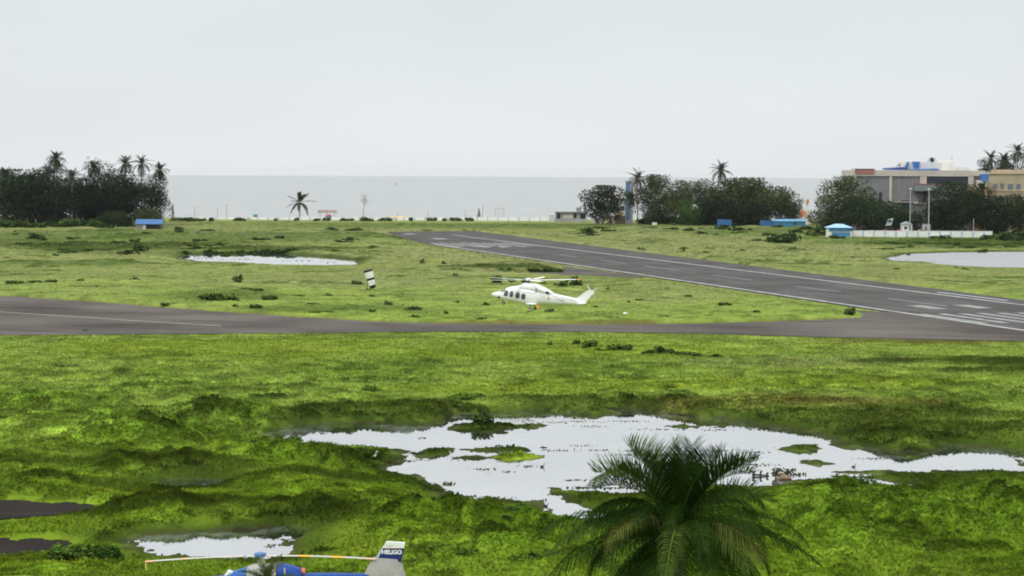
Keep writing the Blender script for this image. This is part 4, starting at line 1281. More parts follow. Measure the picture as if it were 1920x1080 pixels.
for i in range(34):
    px = 1600 + i * 9.6; 
    bush(px, 461 + rr.uniform(-3, 8), rr.uniform(22, 46), rr.uniform(4, 6), rr.choice([0, 1]), 'shrub in the green belt below the white wall', 'shrubs below the white wall')
for i in range(22):
    px = 850 + i * 9.5 + rr.uniform(-3, 3)
    bush(px, 511.5, rr.uniform(14, 24), rr.uniform(4, 7), rr.choice([0, 1]), 'shrub in the dark hedge along the side taxiway', 'shrubs along the side taxiway')
for i in range(18):
    px = 392 + i * 9.5
    bush(px, 475 + rr.uniform(-1, 1), rr.uniform(14, 26), rr.uniform(5, 8), 1, 'dark shrub on the far bank of the long pond', 'shrubs behind the long pond')

# ---- groves far off
TG = (.022, .042, .012); TD = (.010, .022, .007); TO = (.062, .080, .024); TL = (.052, .110, .016)
def tree_at(cx, top, w, basey, Y, seed, colr, label, **kw):
    b = A(cx, basey, Y); t = A(cx, top, Y)
    return broad_tree('broadleaf_tree', (b.x, Y, 0.0), t.z, w * Y / FPX, seed, colr, label, **kw)
def palm_at(cx, top, rpx, Y, seed, label, **kw):
    t = A(cx, top, Y)
    return far_palm('coconut_palm', (t.x, Y, 0.0), t.z, rpx * Y / FPX, seed, label, **kw)
BT = 'dense dark broadleaf tree in the grove on the left'
GT = 'trees of the left grove'
YL = 905
tree_at(22, 318, 118, 428, YL, 401, TG, 'broad dark tree at the left edge of the photograph')
tree_at(70, 316, 112, 428, YL + 12, 402, TD, 'dark tree between the left edge and the tallest tree of the grove')
tree_at(103, 290, 66, 428, YL, 403, TG, 'tallest narrow tree of the left grove', nclump=26, base=.2)
tree_at(145, 330, 100, 428, YL - 8, 404, TD, 'low dark tree beside the tallest tree of the left grove')
tree_at(185, 296, 84, 428, YL + 4, 405, TG, 'feathery open crowned tree in the middle of the left grove', nclump=24, per=130)
tree_at(222, 318, 90, 428, YL, 406, TG, 'olive tree right of the feathery tree in the left grove')
tree_at(256, 326, 96, 428, YL - 6, 407, TD, 'dark tree under the pair of tall palms in the left grove', base=.1)
tree_at(292, 322, 66, 428, YL, 408, TG, 'tree at the right end of the left grove', base=.15)
tree_at(40, 348, 140, 430, YL + 2, 409, TD, BT, group=GT, base=.05)
tree_at(120, 350, 140, 430, YL + 2, 410, TD, BT, group=GT, base=.05)
tree_at(205, 352, 130, 430, YL + 2, 411, TD, BT, group=GT, base=.05)
tree_at(212, 396, 60, 431, YL - 24, 412, TG, 'low dark tree left of the blue roofed hut', base=.05)
tree_at(278, 392, 62, 431, YL - 24, 413, TO, 'rounded olive green tree over the blue roofed hut', base=.05)
PG = None
palm_at(105, 283, 17, YL - 3, 501, 'palm topping the tallest tree of the left grove')
palm_at(10, 310, 18, YL, 502, 'palm at the left edge of the photograph')
palm_at(135, 314, 20, YL - 10, 503, 'dark palm leaning beside the tallest tree of the grove')
palm_at(235, 292, 17, YL, 504, 'tall palm, first of the three over the left grove')
palm_at(265, 291, 18, YL + 5, 505, 'tall palm, middle of the three over the left grove', nf=26)
palm_at(300, 304, 16, YL + 3, 506, 'shorter palm, last of the three over the left grove')
palm_at(176, 300, 18, YL + 1, 507, 'palm within the feathery tree of the left grove')
YR = 985
tree_at(1130, 348, 92, 416, YR, 421, TG, 'spreading flat topped tree at the seaward end of the right grove', base=.2)
tree_at(1225, 328, 84, 418, YR, 422, TO, 'greyish open tree beside the blue tower')
tree_at(1268, 338, 76, 418, YR - 6, 423, TO, 'olive tree in the middle of the right grove')
tree_at(1312, 336, 74, 418, YR + 6, 424, TO, 'dark tree behind the white canopy')
tree_at(1345, 350, 60, 418, YR + 3, 427, TG, 'dark tree under the tall single palm of the right grove')
tree_at(1392, 334, 130, 420, YR - 6, 425, TO, 'big domed tree of the right grove', nclump=34)
tree_at(1445, 350, 106, 421, YR - 10, 426, TO, 'olive tree sloping down above the blue shed', nclump=30)
tree_at(1478, 374, 52, 421, YR - 14, 428, TG, 'small dark tree above the right end of the blue shed')
tree_at(1290, 372, 80, 420, YR - 16, 429, TL, 'low bright green tree in front of the white canopy', base=.05)
tree_at(1345, 375, 90, 420, YR - 18, 430, TD, 'low dark tree below the tall single palm of the right grove', base=.05)
tree_at(1238, 386, 60, 419, YR - 16, 431, TG, 'low tree in front of the grove right of the blue tower', base=.05)
tree_at(1400, 378, 90, 421, YR - 24, 439, TD, 'low dark tree at the foot of the big domed tree', base=.05)
palm_at(1196, 317, 20, YR - 4, 511, 'thick palm beside the blue tower', nf=30)
palm_at(1222, 327, 14, YR + 4, 512, 'smaller palm right of the thick one by the blue tower')
palm_at(1352, 303, 20, YR, 513, 'tall single palm rising over the right grove')
palm_at(1183, 358, 14, YR - 14, 514, 'short palm in front of the blue tower')
YB = 835
tree_at(1592, 330, 104, 440, YB, 432, TO, 'tall olive tree at the left corner of the grey building', base=.15)
tree_at(1556, 364, 74, 440, YB - 8, 433, TO, 'light olive tree left of the grey building', base=.08)
tree_at(1608, 370, 118, 440, YB - 12, 434, TG, 'rounded tree behind the blue guard hut', base=.1)
tree_at(1664, 378, 96, 440, YB - 10, 435, TG, 'low tree in front of the grey mesh facade', base=.1)
tree_at(1706, 392, 60, 440, YB - 6, 436, TG, 'low tree behind the white cabin', base=.1)
tree_at(1786, 340, 104, 440, YB, 437, TG, 'large dark tree before the dark glass of the grey building', base=.12)
tree_at(1768, 376, 92, 440, YB - 8, 438, TD, 'dark tree right of the tall lamp post', base=.1)
tree_at(1822, 346, 76, 440, YB - 4, 440, TG, 'tree at the right corner of the grey building', base=.12)
tree_at(1860, 368, 96, 440, YB - 10, 441, TD, 'dark tree in front of the tan building', base=.08)
tree_at(1908, 364, 104, 440, YB - 8, 442, TG, 'tree at the right edge before the tan building', base=.08)
palm_at(1842, 340, 16, YB - 6, 515, 'palm before the gap between grey and tan building')
palm_at(1858, 282, 17, YB + 110, 516, 'palm left of the cluster behind the tan building', nf=28)
palm_at(1884, 285, 17, YB + 104, 517, 'middle palm of the cluster behind the tan building', nf=28)
palm_at(1908, 268, 18, YB + 100, 518, 'tallest palm of the cluster behind the tan building', nf=28)
palm_at(1927, 276, 18, YB + 106, 519, 'palm cut by the right edge behind the tan building', nf=28)
tree_at(1898, 280, 76, 420, YB + 118, 444, TG, 'dark tree between the palms at the upper right edge', base=.2)
tree_at(1846, 292, 40, 420, YB + 116, 445, TG, 'small tree top left of the palms behind the tan building', base=.2)
palm_at(1748, 295, 9, YB + 190, 520, 'distant palm top over the white roof structure')
palm_at(1690, 304, 8, YB + 190, 521, 'distant palm top beside the blue roof tarpaulin')
tree_at(1868, 288, 60, 420, YB + 115, 443, TG, 'tree massed under the palms behind the tan building', base=.2)
UG = 'dark leafy thicket at the foot of the far trees'
r8 = random.Random(5)
for a_, b_, py_, n_ in ((2, 245, 429, 13), (1195, 1440, 420.5, 12), (1535, 1545, 444, 1), (1604, 1660, 433, 3), (1760, 1915, 434, 8)):
    for k in range(n_):
        bush(a_ + (b_ - a_) * (k + .5) / n_, py_ + r8.uniform(-1, 1.5), r8.uniform(26, 44), r8.uniform(9, 17), r8.choice([0, 1, 1]), UG, 'thickets at the foot of the far trees', 'thicket')
# ---- along the beach
palm_at(562, 360, 21, 1072, 530, 'lone palm standing by the beach wall', nf=17, colr=(.040, .055, .030), wide=2.0, sag=.4)
def bare_tree():
    Y = 1075; b = A(681, 407, Y); t = A(685, 364, Y)
    rt = empty('bare_tree', (b.x, Y, 0), 'thin almost leafless tree standing by the beach wall', 'tree')
    h = t.z; rng = np.random.default_rng(77)
    mb = MB(); mb.tube([(-.1, 0, -.3), (.2, 0, h * .4), (.7, 0, h * .62), (.9, 0, h * .95)], [.22, .16, .12, .04], 6)
    for k in range(8):
        a = rng.uniform(-1.2, 1.2); z0 = h * rng.uniform(.5, .8); L_ = h * rng.uniform(.15, .3)
        mb.tube([(.6, 0, z0), (.6 + math.sin(a) * L_, rng.uniform(-1, 1), z0 + math.cos(a) * L_)], [.07, .02], 5)
    mb.build('trunk', mat('grey_bare_bark', (.26, .22, .20), .9), rt)
    P = np.array([.8, 0, h * .78]) + rng.normal(size=(150, 3)) * np.array([1.0, 1.0, h * .12])
    v, f = leaf_soup(P, np.full(150, .42), rng); np_mesh('crown', v, f, M_TREE, rt, np.tile((.17, .14, .12), (600, 1)))
bare_tree()
def small_tree(px, top, basey, wpx, Y, seed, name, label, colr):
    b = A(px, basey, Y); t = A(px, top, Y)
    rt = empty(name, (b.x, Y, 0), label, 'tree'); rng = np.random.default_rng(seed); h = t.z
    mb = MB(); mb.tube([(0, 0, -.3), (0, 0, h * .5), (.0, 0, h * .9)], [.16, .12, .05], 6); mb.build('trunk', BARK, rt)
    n = 240; zz = rng.uniform(.12, 1, n); w = wpx * Y / FPX * .5 * (1.05 - zz)
    a = rng.uniform(0, 6.28, n); P = np.stack([np.cos(a) * w, np.sin(a) * w, zz * h], -1)
    v, f = leaf_soup(P, np.full(n, .5), rng); np_mesh('crown', v, f, M_TREE, rt, np.tile(colr, (4 * n, 1)))
small_tree(898, 391, 411, 8, 1075, 5, 'cypress_tree', 'thin dark pointed tree behind the beach wall', (.05, .055, .045))
small_tree(324, 383, 406, 7, 1040, 6, 'cypress_tree', 'small dark pointed tree beside the left grove', (.045, .05, .04))
for i, (px, py, w_, h_) in enumerate([(335, 411, 26, 8), (352, 411, 34, 8), (372, 412, 24, 6), (395, 413, 14, 8), (445, 412, 14, 8), (455, 412, 10, 7), (517, 413, 6, 6), (556, 413, 8, 8), (594, 413, 12, 6), (612, 414, 12, 9), (655, 413, 14, 6), (688, 413, 34, 9), (722, 413, 34, 8), (770, 413, 10, 8), (806, 413, 10, 8), (816, 413, 8, 8), (832, 413, 12, 6), (855, 413, 18, 8), (880, 413, 14, 8), (1040, 412, 14, 6), (642, 413, 10, 6)]):
    bush(px, 416.2, w_, h_ * .8 + 1, 0, 'dark shrub growing against the white beach wall', 'shrubs along the beach wall')

# ---- the tall palm in the foreground, frond by frond
def near_palm():
    Y = 58.0; c = A(1272, 992, Y)
    rt = empty('coconut_palm', (c.x, Y, 0), 'large dark coconut palm close to the camera at the bottom of the view', 'palm tree')
    zc = c.z
    rng = np.random.default_rng(12)
    mb = MB(); mb.tube([(.3, .2, -.4), (.1, 0, zc * .5), (0, 0, zc - .5), (0, 0, zc + .1)], [.26, .17, .15, .19], 12); mb.build('trunk', PALMBARK, rt, True)
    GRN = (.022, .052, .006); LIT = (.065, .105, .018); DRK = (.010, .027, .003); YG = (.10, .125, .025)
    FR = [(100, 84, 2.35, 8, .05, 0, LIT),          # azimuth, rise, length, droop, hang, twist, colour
        (126, 68, 2.6, 55, .10, .2, GRN), (164, 60, 2.7, 88, .25, .1, GRN), (58, 74, 2.3, 45, .08, .1, DRK), (30, 62, 2.8, 74, .10, -.2, GRN), (250, 76, 2.3, 42, .05, .1, DRK), (290, 70, 2.4, 48, .08, 0, GRN), (345, 68, 2.5, 50, .06, .1, DRK), (200, 66, 2.5, 52, .08, -.1, GRN), (12, 50, 2.9, 86, .15, -.1, LIT),
        (178, 22, 3.7, 78, .95, .1, LIT), (186, 26, 4.0, 66, .8, -.1, GRN), (192, 6, 3.9, 58, .9, .1, DRK), (320, 30, 3.0, 105, .9, .2, YG), (214, 40, 2.8, 120, .9, .1, YG), (2, 28, 3.7, 80, .6, -.1, GRN), (352, 12, 4.0, 58, .6, 0, DRK), (18, 16, 3.7, 70, .5, .1, GRN)]
    r6 = random.Random(41)
    for az, el, L, dr, co in ((75, 70, 2.8, 48, GRN), (150, 72, 2.7, 42, LIT), (320, 74, 2.6, 40, DRK), (225, 72, 2.6, 46, DRK), (5, 66, 2.9, 60, GRN), (185, 62, 2.9, 66, LIT), (270, 80, 2.4, 30, DRK)):
        FR.append((az, el, L, dr, .08, r6.uniform(-.2, .2), co))
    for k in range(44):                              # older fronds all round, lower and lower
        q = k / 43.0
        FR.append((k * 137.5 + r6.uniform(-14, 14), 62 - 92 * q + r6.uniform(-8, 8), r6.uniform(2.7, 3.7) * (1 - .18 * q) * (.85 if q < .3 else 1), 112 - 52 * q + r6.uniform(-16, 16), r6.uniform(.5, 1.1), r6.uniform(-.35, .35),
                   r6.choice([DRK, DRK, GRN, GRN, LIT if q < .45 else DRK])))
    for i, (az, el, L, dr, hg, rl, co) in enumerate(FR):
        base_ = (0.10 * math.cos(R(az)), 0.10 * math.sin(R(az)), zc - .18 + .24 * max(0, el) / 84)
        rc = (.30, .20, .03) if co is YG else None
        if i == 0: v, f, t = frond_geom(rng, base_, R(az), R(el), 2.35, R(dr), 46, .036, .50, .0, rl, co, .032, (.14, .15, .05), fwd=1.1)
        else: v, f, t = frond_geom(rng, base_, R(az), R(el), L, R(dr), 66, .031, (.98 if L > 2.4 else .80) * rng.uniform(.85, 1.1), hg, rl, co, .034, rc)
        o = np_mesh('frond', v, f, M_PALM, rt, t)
        if co is YG: o['label'] = 'drooping frond with an orange yellow midrib'
    # fibre and a spathe at the heart
    mb = MB(); mb.tube([(0, 0, zc - .35), (.03, 0, zc), (.02, 0, zc + .25)], [.2, .22, .08], 10); mb.build('crown_shaft', mat('brown_palm_fibre', (.10, .08, .045), .9), rt, True)
near_palm()
def low_palm():
    Y = 92.0; c = A(500, 1098, Y)
    rt = empty('coconut_palm', (c.x, Y, 0), 'palm whose frond tips just reach up before the parked helicopter', 'palm tree')
    zc = c.z; rng = np.random.default_rng(31)
    mb = MB(); mb.tube([(.3, 0, -.4), (.1, 0, zc * .5), (0, 0, zc)], [.24, .17, .16], 10); mb.build('trunk', PALMBARK, rt, True)
    for i in range(16):
        el = 78 - 7 * i; az = i * 137.5
        L = (1.35 if i < 5 else 2.0) * rng.uniform(.9, 1.1)
        v, f, t = frond_geom(rng, (0, 0, zc), R(az), R(el), L, R(40 + 4 * i), 44, .028, .42, .15 + .03 * i, 0, (.045, .075, .018) if i % 3 else (.085, .11, .035), .02)
        np_mesh('frond', v, f, M_PALM, rt, t)
low_palm()
# ------------------------------------------------------------------ buildings and small things on the far side
def frame(Y, cx, basez=0.0):
    """local x and z of photograph points on an upright plane at distance Y, measured from a thing standing at cx"""
    o = A(cx, 430, Y)
    def X(px, py=380): return A(px, py, Y).x - o.x
    def Z(py, px=None): return A(cx if px is None else px, py, Y).z - basez
    return o.x, X, Z
BLUEWALL = mat('sky_blue_paint', (.05, .21, .40), .6, .5, .15)
BLUEROOF = mat('blue_sheet_roof', (.035, .13, .31), .5, .6, .2)
PALEBLUE = mat('pale_blue_roof', (.33, .52, .68), .5, .5, .12)
TARP = mat('bright_blue_tarpaulin', (.05, .15, .38), .5, .4, .25, bump=.3)
WALLW = mat('weathered_white_wall', (.72, .72, .69), .85, .35, .14)
BEIGE = mat('beige_concrete', (.48, .44, .375), .85, .3, .12)
MESHG = mat('grey_mesh_panel', (.205, .205, .21), .7, .25, .22)
TAN = mat('tan_render', (.40, .33, .225), .85, .2, .15)
DARKREC = mat('dark_recess', (.025, .028, .035), .5, .4, .2)
def wall_blocks(rt, X, Z, Y, name, rects, m_, d0, d1):
    for (x0, y0, x1, y1) in rects:
        mb = MB(); mb.box((X(x0), d0, Z(y1)), (X(x1), d1, Z(y0))); mb.build(name, m_, rt)

def grey_building():
    Y = 858; ox, X, Z = frame(Y, 1720)
    rt = empty('office_building', (ox, Y, 0), 'grey building with mesh panelled facade, beige frame and blue tarpaulins on its roof', 'building')
    mb = MB(); mb.box((X(1604), 0, -.5), (X(1836), 34, Z(330))); mb.build('wall', mat('grey_side_wall', (.23, .23, .235), .85, .2, .2), rt)
    wall_blocks(rt, X, Z, Y, 'parapet', [(1602, 319.5, 1846, 329.5)], BEIGE, -1.2, 34.5)
    wall_blocks(rt, X, Z, Y, 'column', [(1666, 329.6, 1671.5, 396), (1723.5, 329.6, 1736, 345), (1814, 329.6, 1824, 350), (1602, 329.6, 1604.5, 345)], BEIGE, -1.0, -.02)
    # mesh panels in two bays with thin rails
    for (x0, x1, yt, yb) in ((1605, 1665.5, 330, 396), (1672, 1723, 330, 420), (1736.5, 1762, 360, 420)):
        mb = MB(); mb.box((X(x0), -.4, Z(yb)), (X(x1), -.05, Z(yt))); p = mb.build('facade_panel', MESHG, rt)
        mb = MB(); y = yt + 4
        while y < yb:
            mb.box((X(x0), -.52, Z(y + .5)), (X(x1), -.41, Z(y))); y += 4.5
        for k in range(1, 4):
            xx = x0 + (x1 - x0) * k / 4; mb.box((X(xx), -.60, Z(yb)), (X(xx + .5), -.53, Z(yt)))
        mb.build('rail', mat('light_grey_rail', (.33, .33, .33), .6), p)
    wall_blocks(rt, X, Z, Y, 'dark_glazing', [(1736.3, 330, 1813.7, 347)], mat('navy_dark_glass', (.018, .022, .04), .2, .3, .1, spec=.5), -.6, -.03)
    wall_blocks(rt, X, Z, Y, 'window', [(1647.5, 361, 1653, 383), (1634, 370, 1639, 379), (1730, 358, 1736, 380), (1690, 376, 1705, 392), (1664, 373, 1665.6, 381)], DARKREC, -.62, -.42)
    wall_blocks(rt, X, Z, Y, 'ledge', [(1672, 378, 1723, 379.5), (1712, 380, 1736, 382)], BEIGE, -1.4, -.63)
    # glass canopy with a red edge
    mb = MB(); mb.box((X(1711), -5, Z(358)), (X(1760), -.7, Z(346))); cn_ = mb.build('canopy', mat('pale_glass_canopy', (.19, .21, .225), .25, .3, .1), rt)
    mb = MB(); mb.box((X(1711), -5.1, Z(346)), (X(1760), -.7, Z(344.3))); mb.build('canopy_edge', mat('dull_red_edge', (.26, .10, .08), .6), cn_)
    # red sign block on the corner
    mb = MB(); mb.box((X(1601.2), -1.7, Z(326.5)), (X(1637), -1.22, Z(318))); sg = mb.build('sign_board', mat('brick_red_board', (.34, .15, .12), .7, .4, .2), rt)
    mb = MB(); mb.box((X(1601), -1.9, Z(318)), (X(1638.5), 8, Z(316.8))); mb.build('sign_cap', DGREY, sg)
    # rooftop sheds
    roofz = Z(319.3)
    for (x0, x1, yt, d0, d1, m_) in ((1706, 1768, 304, 8, 22, OFFWHITE), (1768, 1800, 303, 9, 20, WALLW), (1773, 1797, 300.5, 10, 18, WALLW), (1800, 1826, 313, 6, 22, OFFWHITE)):
        mb = MB(); mb.box((X(x0), d0, roofz), (X(x1), d1, Z(yt))); mb.build('roof_shed', m_, rt)
    def tarp(pts, d0, dep, m_=TARP):
        mb = MB(); n = len(pts); rng = random.Random(len(pts) + int(pts[0][0]))
        vs = [(X(p[0]), d0 + rng.uniform(-.1, .1), Z(p[1])) for p in pts] + [(X(p[0]), d0 + dep, Z(p[1]) + .3) for p in pts]
        mb.add(vs, [tuple(range(n)), tuple(range(2 * n - 1, n - 1, -1))] + [(k, k + n, (k + 1) % n + n, (k + 1) % n) for k in range(n)])
        mb.build('tarpaulin', m_, rt)
    dk = mat('dark_blue_tarpaulin', (.03, .07, .22), .6, .5, .25)
    tarp([(1661, 319), (1664, 316.5), (1683, 315), (1702, 314), (1702, 319)], 3, 8, dk)
    tarp([(1699, 318), (1706, 304.5), (1709, 304.2), (1707, 318)], 6.5, 1)
    tarp([(1716, 304), (1730, 304), (1729, 315), (1718, 314)], 7.4, .5)
    tarp([(1711, 319), (1740, 317.5), (1761, 316.5), (1764, 319.2)], 2, 6, TARP)
    mb = MB(); mb.tube([(X(1795), 12, Z(301)), (X(1795), 12, Z(290))], .12, 5); mb.build('mast', MGREY, rt)
grey_building()
def tan_building():
    Y = 850; ox, X, Z = frame(Y, 1890)
    rt = empty('tan_building', (ox, Y, 0), 'tan building with a rounded corner behind trees at the right edge', 'building')
    r = 4.0; x0 = X(1855); x1 = X(1990); D = 30
    out = [(x0, D)] + [(x0 + r - r * math.cos(a), r - r * math.sin(a)) for a in [math.pi / 2 * k / 8 for k in range(9)]] + [(x1, 0), (x1, D)]
    def slab(z0, z1, grow=0.0):
        mb = MB(); n = len(out)
        o_ = [(x - grow if x < 0 else x + grow, y - grow if y < D else y) for x, y in out]
        mb.add([(x, y, z0) for x, y in o_] + [(x, y, z1) for x, y in o_], [tuple(range(n - 1, -1, -1)), tuple(range(n, 2 * n))] + [(k, (k + 1) % n, (k + 1) % n + n, k + n) for k in range(n)])
        return mb
    slab(-.5, Z(326)).build('wall', TAN, rt)
    slab(Z(326) + .003, Z(323.5), .5).build('parapet', mat('light_tan_parapet', (.52, .42, .28), .85, .3, .1), rt)
    slab(Z(358.5), Z(356.5), .35).build('ledge', mat('light_tan_parapet', (.52, .42, .28), .85), rt)
    for (a, b, c, d) in ((1862, 345, 1869, 355), (1875, 344, 1882, 355), (1889, 345, 1899, 357), (1905, 345, 1913, 356), (1864, 368, 1871, 378), (1882, 368, 1890, 380), (1904, 368, 1912, 380)):
        mb = MB(); mb.box((X(a), -.15, Z(d)), (X(b if 0 else c), -.01, Z(b))); w_ = mb.build('window', mat('bluish_grey_glass', (.13, .16, .19), .3, .5, .2), rt)
        mb = MB(); mb.box((X(a) - .15, -.5, Z(d) - .25), (X(c) + .15, -.02, Z(d) - .003)); mb.build('sill', mat('light_tan_parapet', (.52, .42, .28), .85), w_)
    mb = MB(); mb.box((X(1880), 6, Z(323.4)), (X(1935), 20, Z(318))); mb.build('roof_room', TAN, rt)
tan_building()
def orange_house():
    Y = 846; ox, X, Z = frame(Y, 1838)
    rt = empty('narrow_house', (ox, Y, 0), 'narrow peach coloured house between the grey and tan buildings', 'building')
    mb = MB(); mb.box((X(1828), 0, -.5), (X(1850), 12, Z(350))); mb.build('wall', mat('peach_wall', (.45, .28, .18), .85, .4, .2), rt)
    wall_blocks(rt, X, Z, Y, 'window', [(1831, 364, 1835, 374), (1840, 362, 1845, 374), (1832, 388, 1838, 398)], DARKREC, -.12, -.01)
    mb = MB(); vs = [(X(1838), -.4, Z(327)), (X(1853), -.4, Z(326)), (X(1852), -.5, Z(338)), (X(1846), -.6, Z(342)), (X(1839), -.4, Z(337))]
    vs += [(v[0], v[1] + 3, v[2] + .2) for v in vs]
    mb.add(vs, [(0, 1, 2, 3, 4), (9, 8, 7, 6, 5)] + [(k, k + 5, (k + 1) % 5 + 5, (k + 1) % 5) for k in range(5)]); mb.build('tarpaulin', TARP, rt)
    mb = MB(); mb.box((X(1836), .3, Z(350) + .003), (X(1851), 6, Z(338))); mb.build('water_tank_room', OFFWHITE, rt)
orange_house()
def guard_hut():
    Y = 803; ox, X, Z = frame(Y, 1572)
    rt = empty('guard_hut', (ox, Y - 4, 0), 'small white hut with pale blue hipped roof and blue front at the wall end', 'hut')
    x0, x1 = X(1550), X(1594)
    mb = MB(); mb.box((x0, 0, -.3), (x1, 5, Z(428))); mb.build('wall', WALLW, rt)
    mb = MB(); mb.box((X(1557), -.12, .05), (X(1592), -.01, Z(435.5))); mb.build('front_panel', BLUEWALL, rt)
    mb = MB(); mb.box((X(1552), -.10, Z(433.5)), (X(1594.5), -.01, Z(426.5))); mb.build('fascia', BLUEWALL, rt)
    mb = MB(); mb.box((X(1556), -.16, Z(435.3)), (X(1590), -.115, Z(433.6))); mb.build('window', mat('brownish_window_strip', (.35, .30, .25), .6), rt)
    mb = MB(); e = .7
    z0 = Z(426.5); z1 = Z(419.5)
    mb.add([(x0 - e, -e, z0), (x1 + e, -e, z0), (x1 + e, 5 + e, z0), (x0 - e, 5 + e, z0), (x0 + 3, 2.2, z1), (x1 - 3, 2.2, z1), (x1 - 3, 2.8, z1), (x0 + 3, 2.8, z1)],
           [(0, 3, 2, 1), (0, 1, 5, 4), (1, 2, 6, 5), (2, 3, 7, 6), (3, 0, 4, 7), (4, 5, 6, 7)])
    mb.build('roof', PALEBLUE, rt)
guard_hut()
def white_wall():
    Y = 803; ox, X, Z = frame(Y, 1725)
    rt = empty('boundary_wall', (ox, Y, 0), 'long white boundary wall with blue pilasters running right from the guard hut', 'wall')
    mb = MB(); mb.box((X(1596), 0, -.3), (X(1862), .3, Z(433.5))); mb.build('wall', WALLW, rt)
    mb = MB(); mb.box((X(1596), -.05, Z(433.5) + .003), (X(1862), .35, Z(433.5) + .16)); mb.build('coping', mat('pale_grey_coping', (.6, .62, .64), .8), rt)
    px = 1619
    while px < 1862:
        mb = MB(); mb.box((X(px - 1.6), -.12, -.2), (X(px + 1.6), -.003, Z(433.5) + .0)); mb.build('pilaster', mat('light_blue_pilaster', (.36, .50, .66), .7), rt); px += 20.6
white_wall()
def lamp_post(px, top, base, Y, label, name='lamp_post', arm=1.0, group=None, m_=None, thick=.13):
    b = A(px, base, Y); t = A(px, top, Y)
    rt = empty(name, (b.x, Y, 0), label, 'lamp post', group)
    mb = MB(); mb.tube([(0, 0, -.3), (0, 0, t.z)], [thick, thick * .7], 8); mb.build('pole', m_ or MGREY, rt, True)
    if arm:
        mb = MB(); mb.box((-arm, -.25, t.z - .12), (arm, .25, t.z + .28), .08); mb.build('lamp_head', OFFWHITE, rt)
    return rt
PALEPOLE = mat('pale_grey_pole', (.36, .38, .39), .6)
lamp_post(1706, 354, 434, 812, 'thinner floodlight pole over the white cabin', arm=.5, m_=PALEPOLE, thick=.2)
lamp_post(1741, 355, 434, 810, 'thicker floodlight pole right of the white cabin', arm=.5, m_=PALEPOLE, thick=.24)
lamp_post(1825, 410, 436, 812, 'short white pole behind the right end of the white wall', arm=0, m_=PALEPOLE, thick=.16)
lamp_post(67, 410, 428, 890, 'pale pole before the blue fence of the left grove', arm=0, m_=PALEPOLE, thick=.15)
for i, (px, top) in enumerate([(365, 386), (408, 390), (425, 382), (802, 394), (872, 392), (905, 383), (1002, 403), (745, 398), (543, 404)]):
    lamp_post(px, top, 412, 1083, 'thin grey lamp post standing along the beach', arm=.45 if i not in (1, 5, 8) else 0, group='lamp posts along the beach', m_=mat('hazy_grey_pole', (.28, .28, .28), .7), thick=.13)
def cabin():
    Y = 812; ox, X, Z = frame(Y, 1701)
    rt = empty('cabin', (ox, Y, 0), 'white watch cabin with a grey green gable roof behind the white wall', 'hut')
    mb = MB(); mb.box((X(1692), 0, -.2), (X(1711), 3.5, Z(420.5))); mb.build('wall', WALLW, rt)
    for a, b, c, d in ((1696, 425, 1702, 430), (1705, 423.5, 1709, 432)):
        mb = MB(); mb.box((X(a), -.06, Z(d)), (X(c), -.005, Z(b))); mb.build('window', DARKREC, rt)
    mb = MB(); z0 = Z(420.4); z1 = Z(415.5)
    mb.add([(X(1690.5), -.5, z0), (X(1712.5), -.5, z0), (X(1712.5), 4, z0), (X(1690.5), 4, z0), (X(1702), -.5, z1), (X(1702), 4, z1)], [(0, 1, 4), (1, 2, 5, 4), (2, 3, 5), (3, 0, 4, 5), (0, 3, 2, 1)])
    mb.build('roof', mat('grey_green_roof', (.34, .42, .40), .7), rt)
cabin()
def hoarding():
    Y = 815; ox, X, Z = frame(Y, 1669)
    rt = empty('hoarding', (ox, Y, 0), 'tilted white and blue board standing behind the white wall', 'sign')
    def quad(nm, pts, d, m_):
        mb = MB(); n = len(pts); vs = [(X(a), d, Z(b)) for a, b in pts] + [(X(a), d + .15, Z(b)) for a, b in pts]
        mb.add(vs, [tuple(range(n)), tuple(range(2 * n - 1, n - 1, -1))] + [(k, k + n, (k + 1) % n + n, (k + 1) % n) for k in range(n)]); mb.build(nm, m_, rt)
    quad('board', [(1661, 424), (1666, 411), (1675.5, 409), (1672, 422)], 0, WALLW)
    quad('blue_field', [(1664.5, 417.5), (1666.3, 412.5), (1672.5, 411.5), (1671, 417)], -.02 - .15, BLUEWALL)
    for a in (1664, 1671):
        mb = MB(); mb.box((X(a), .16, -.2), (X(a) + .2, .3, Z(418))); mb.build('post', DGREY, rt)
hoarding()
# cars behind the wall: roofs and windows show over it
def car(px, Y, m_, label, rz=0.0, L=4.2, H_=1.5, z=1.15):
    p = A(px, 432, Y)
    rt = empty('parked_car', (p.x, Y, z), label, 'car', rz=rz)
    prof = [(-L / 2, .35), (-L / 2, .75), (-L * .3, .88), (-L * .16, H_), (L * .22, H_), (L * .4, .92), (L / 2, .85), (L / 2, .35)]
    mb = MB(); mb.prism(prof, -.85, .85); mb.build('body', m_, rt)
    for sd in (-1, 1):
        mb = MB(); q = [(-L * .25, .92), (-L * .15, H_ - .1), (L * .2, H_ - .1), (L * .34, .95)]
        mb.prism(q, sd * .86 - .01, sd * .86 + .01); mb.build('window', GLASSD, rt)
        for x in (-L * .32, L * .32):
            mb = MB(); mb.tube([(x, sd * .72, .32), (x, sd * .9, .32)], .32, 14); mb.build('wheel', BLACK, rt, True)
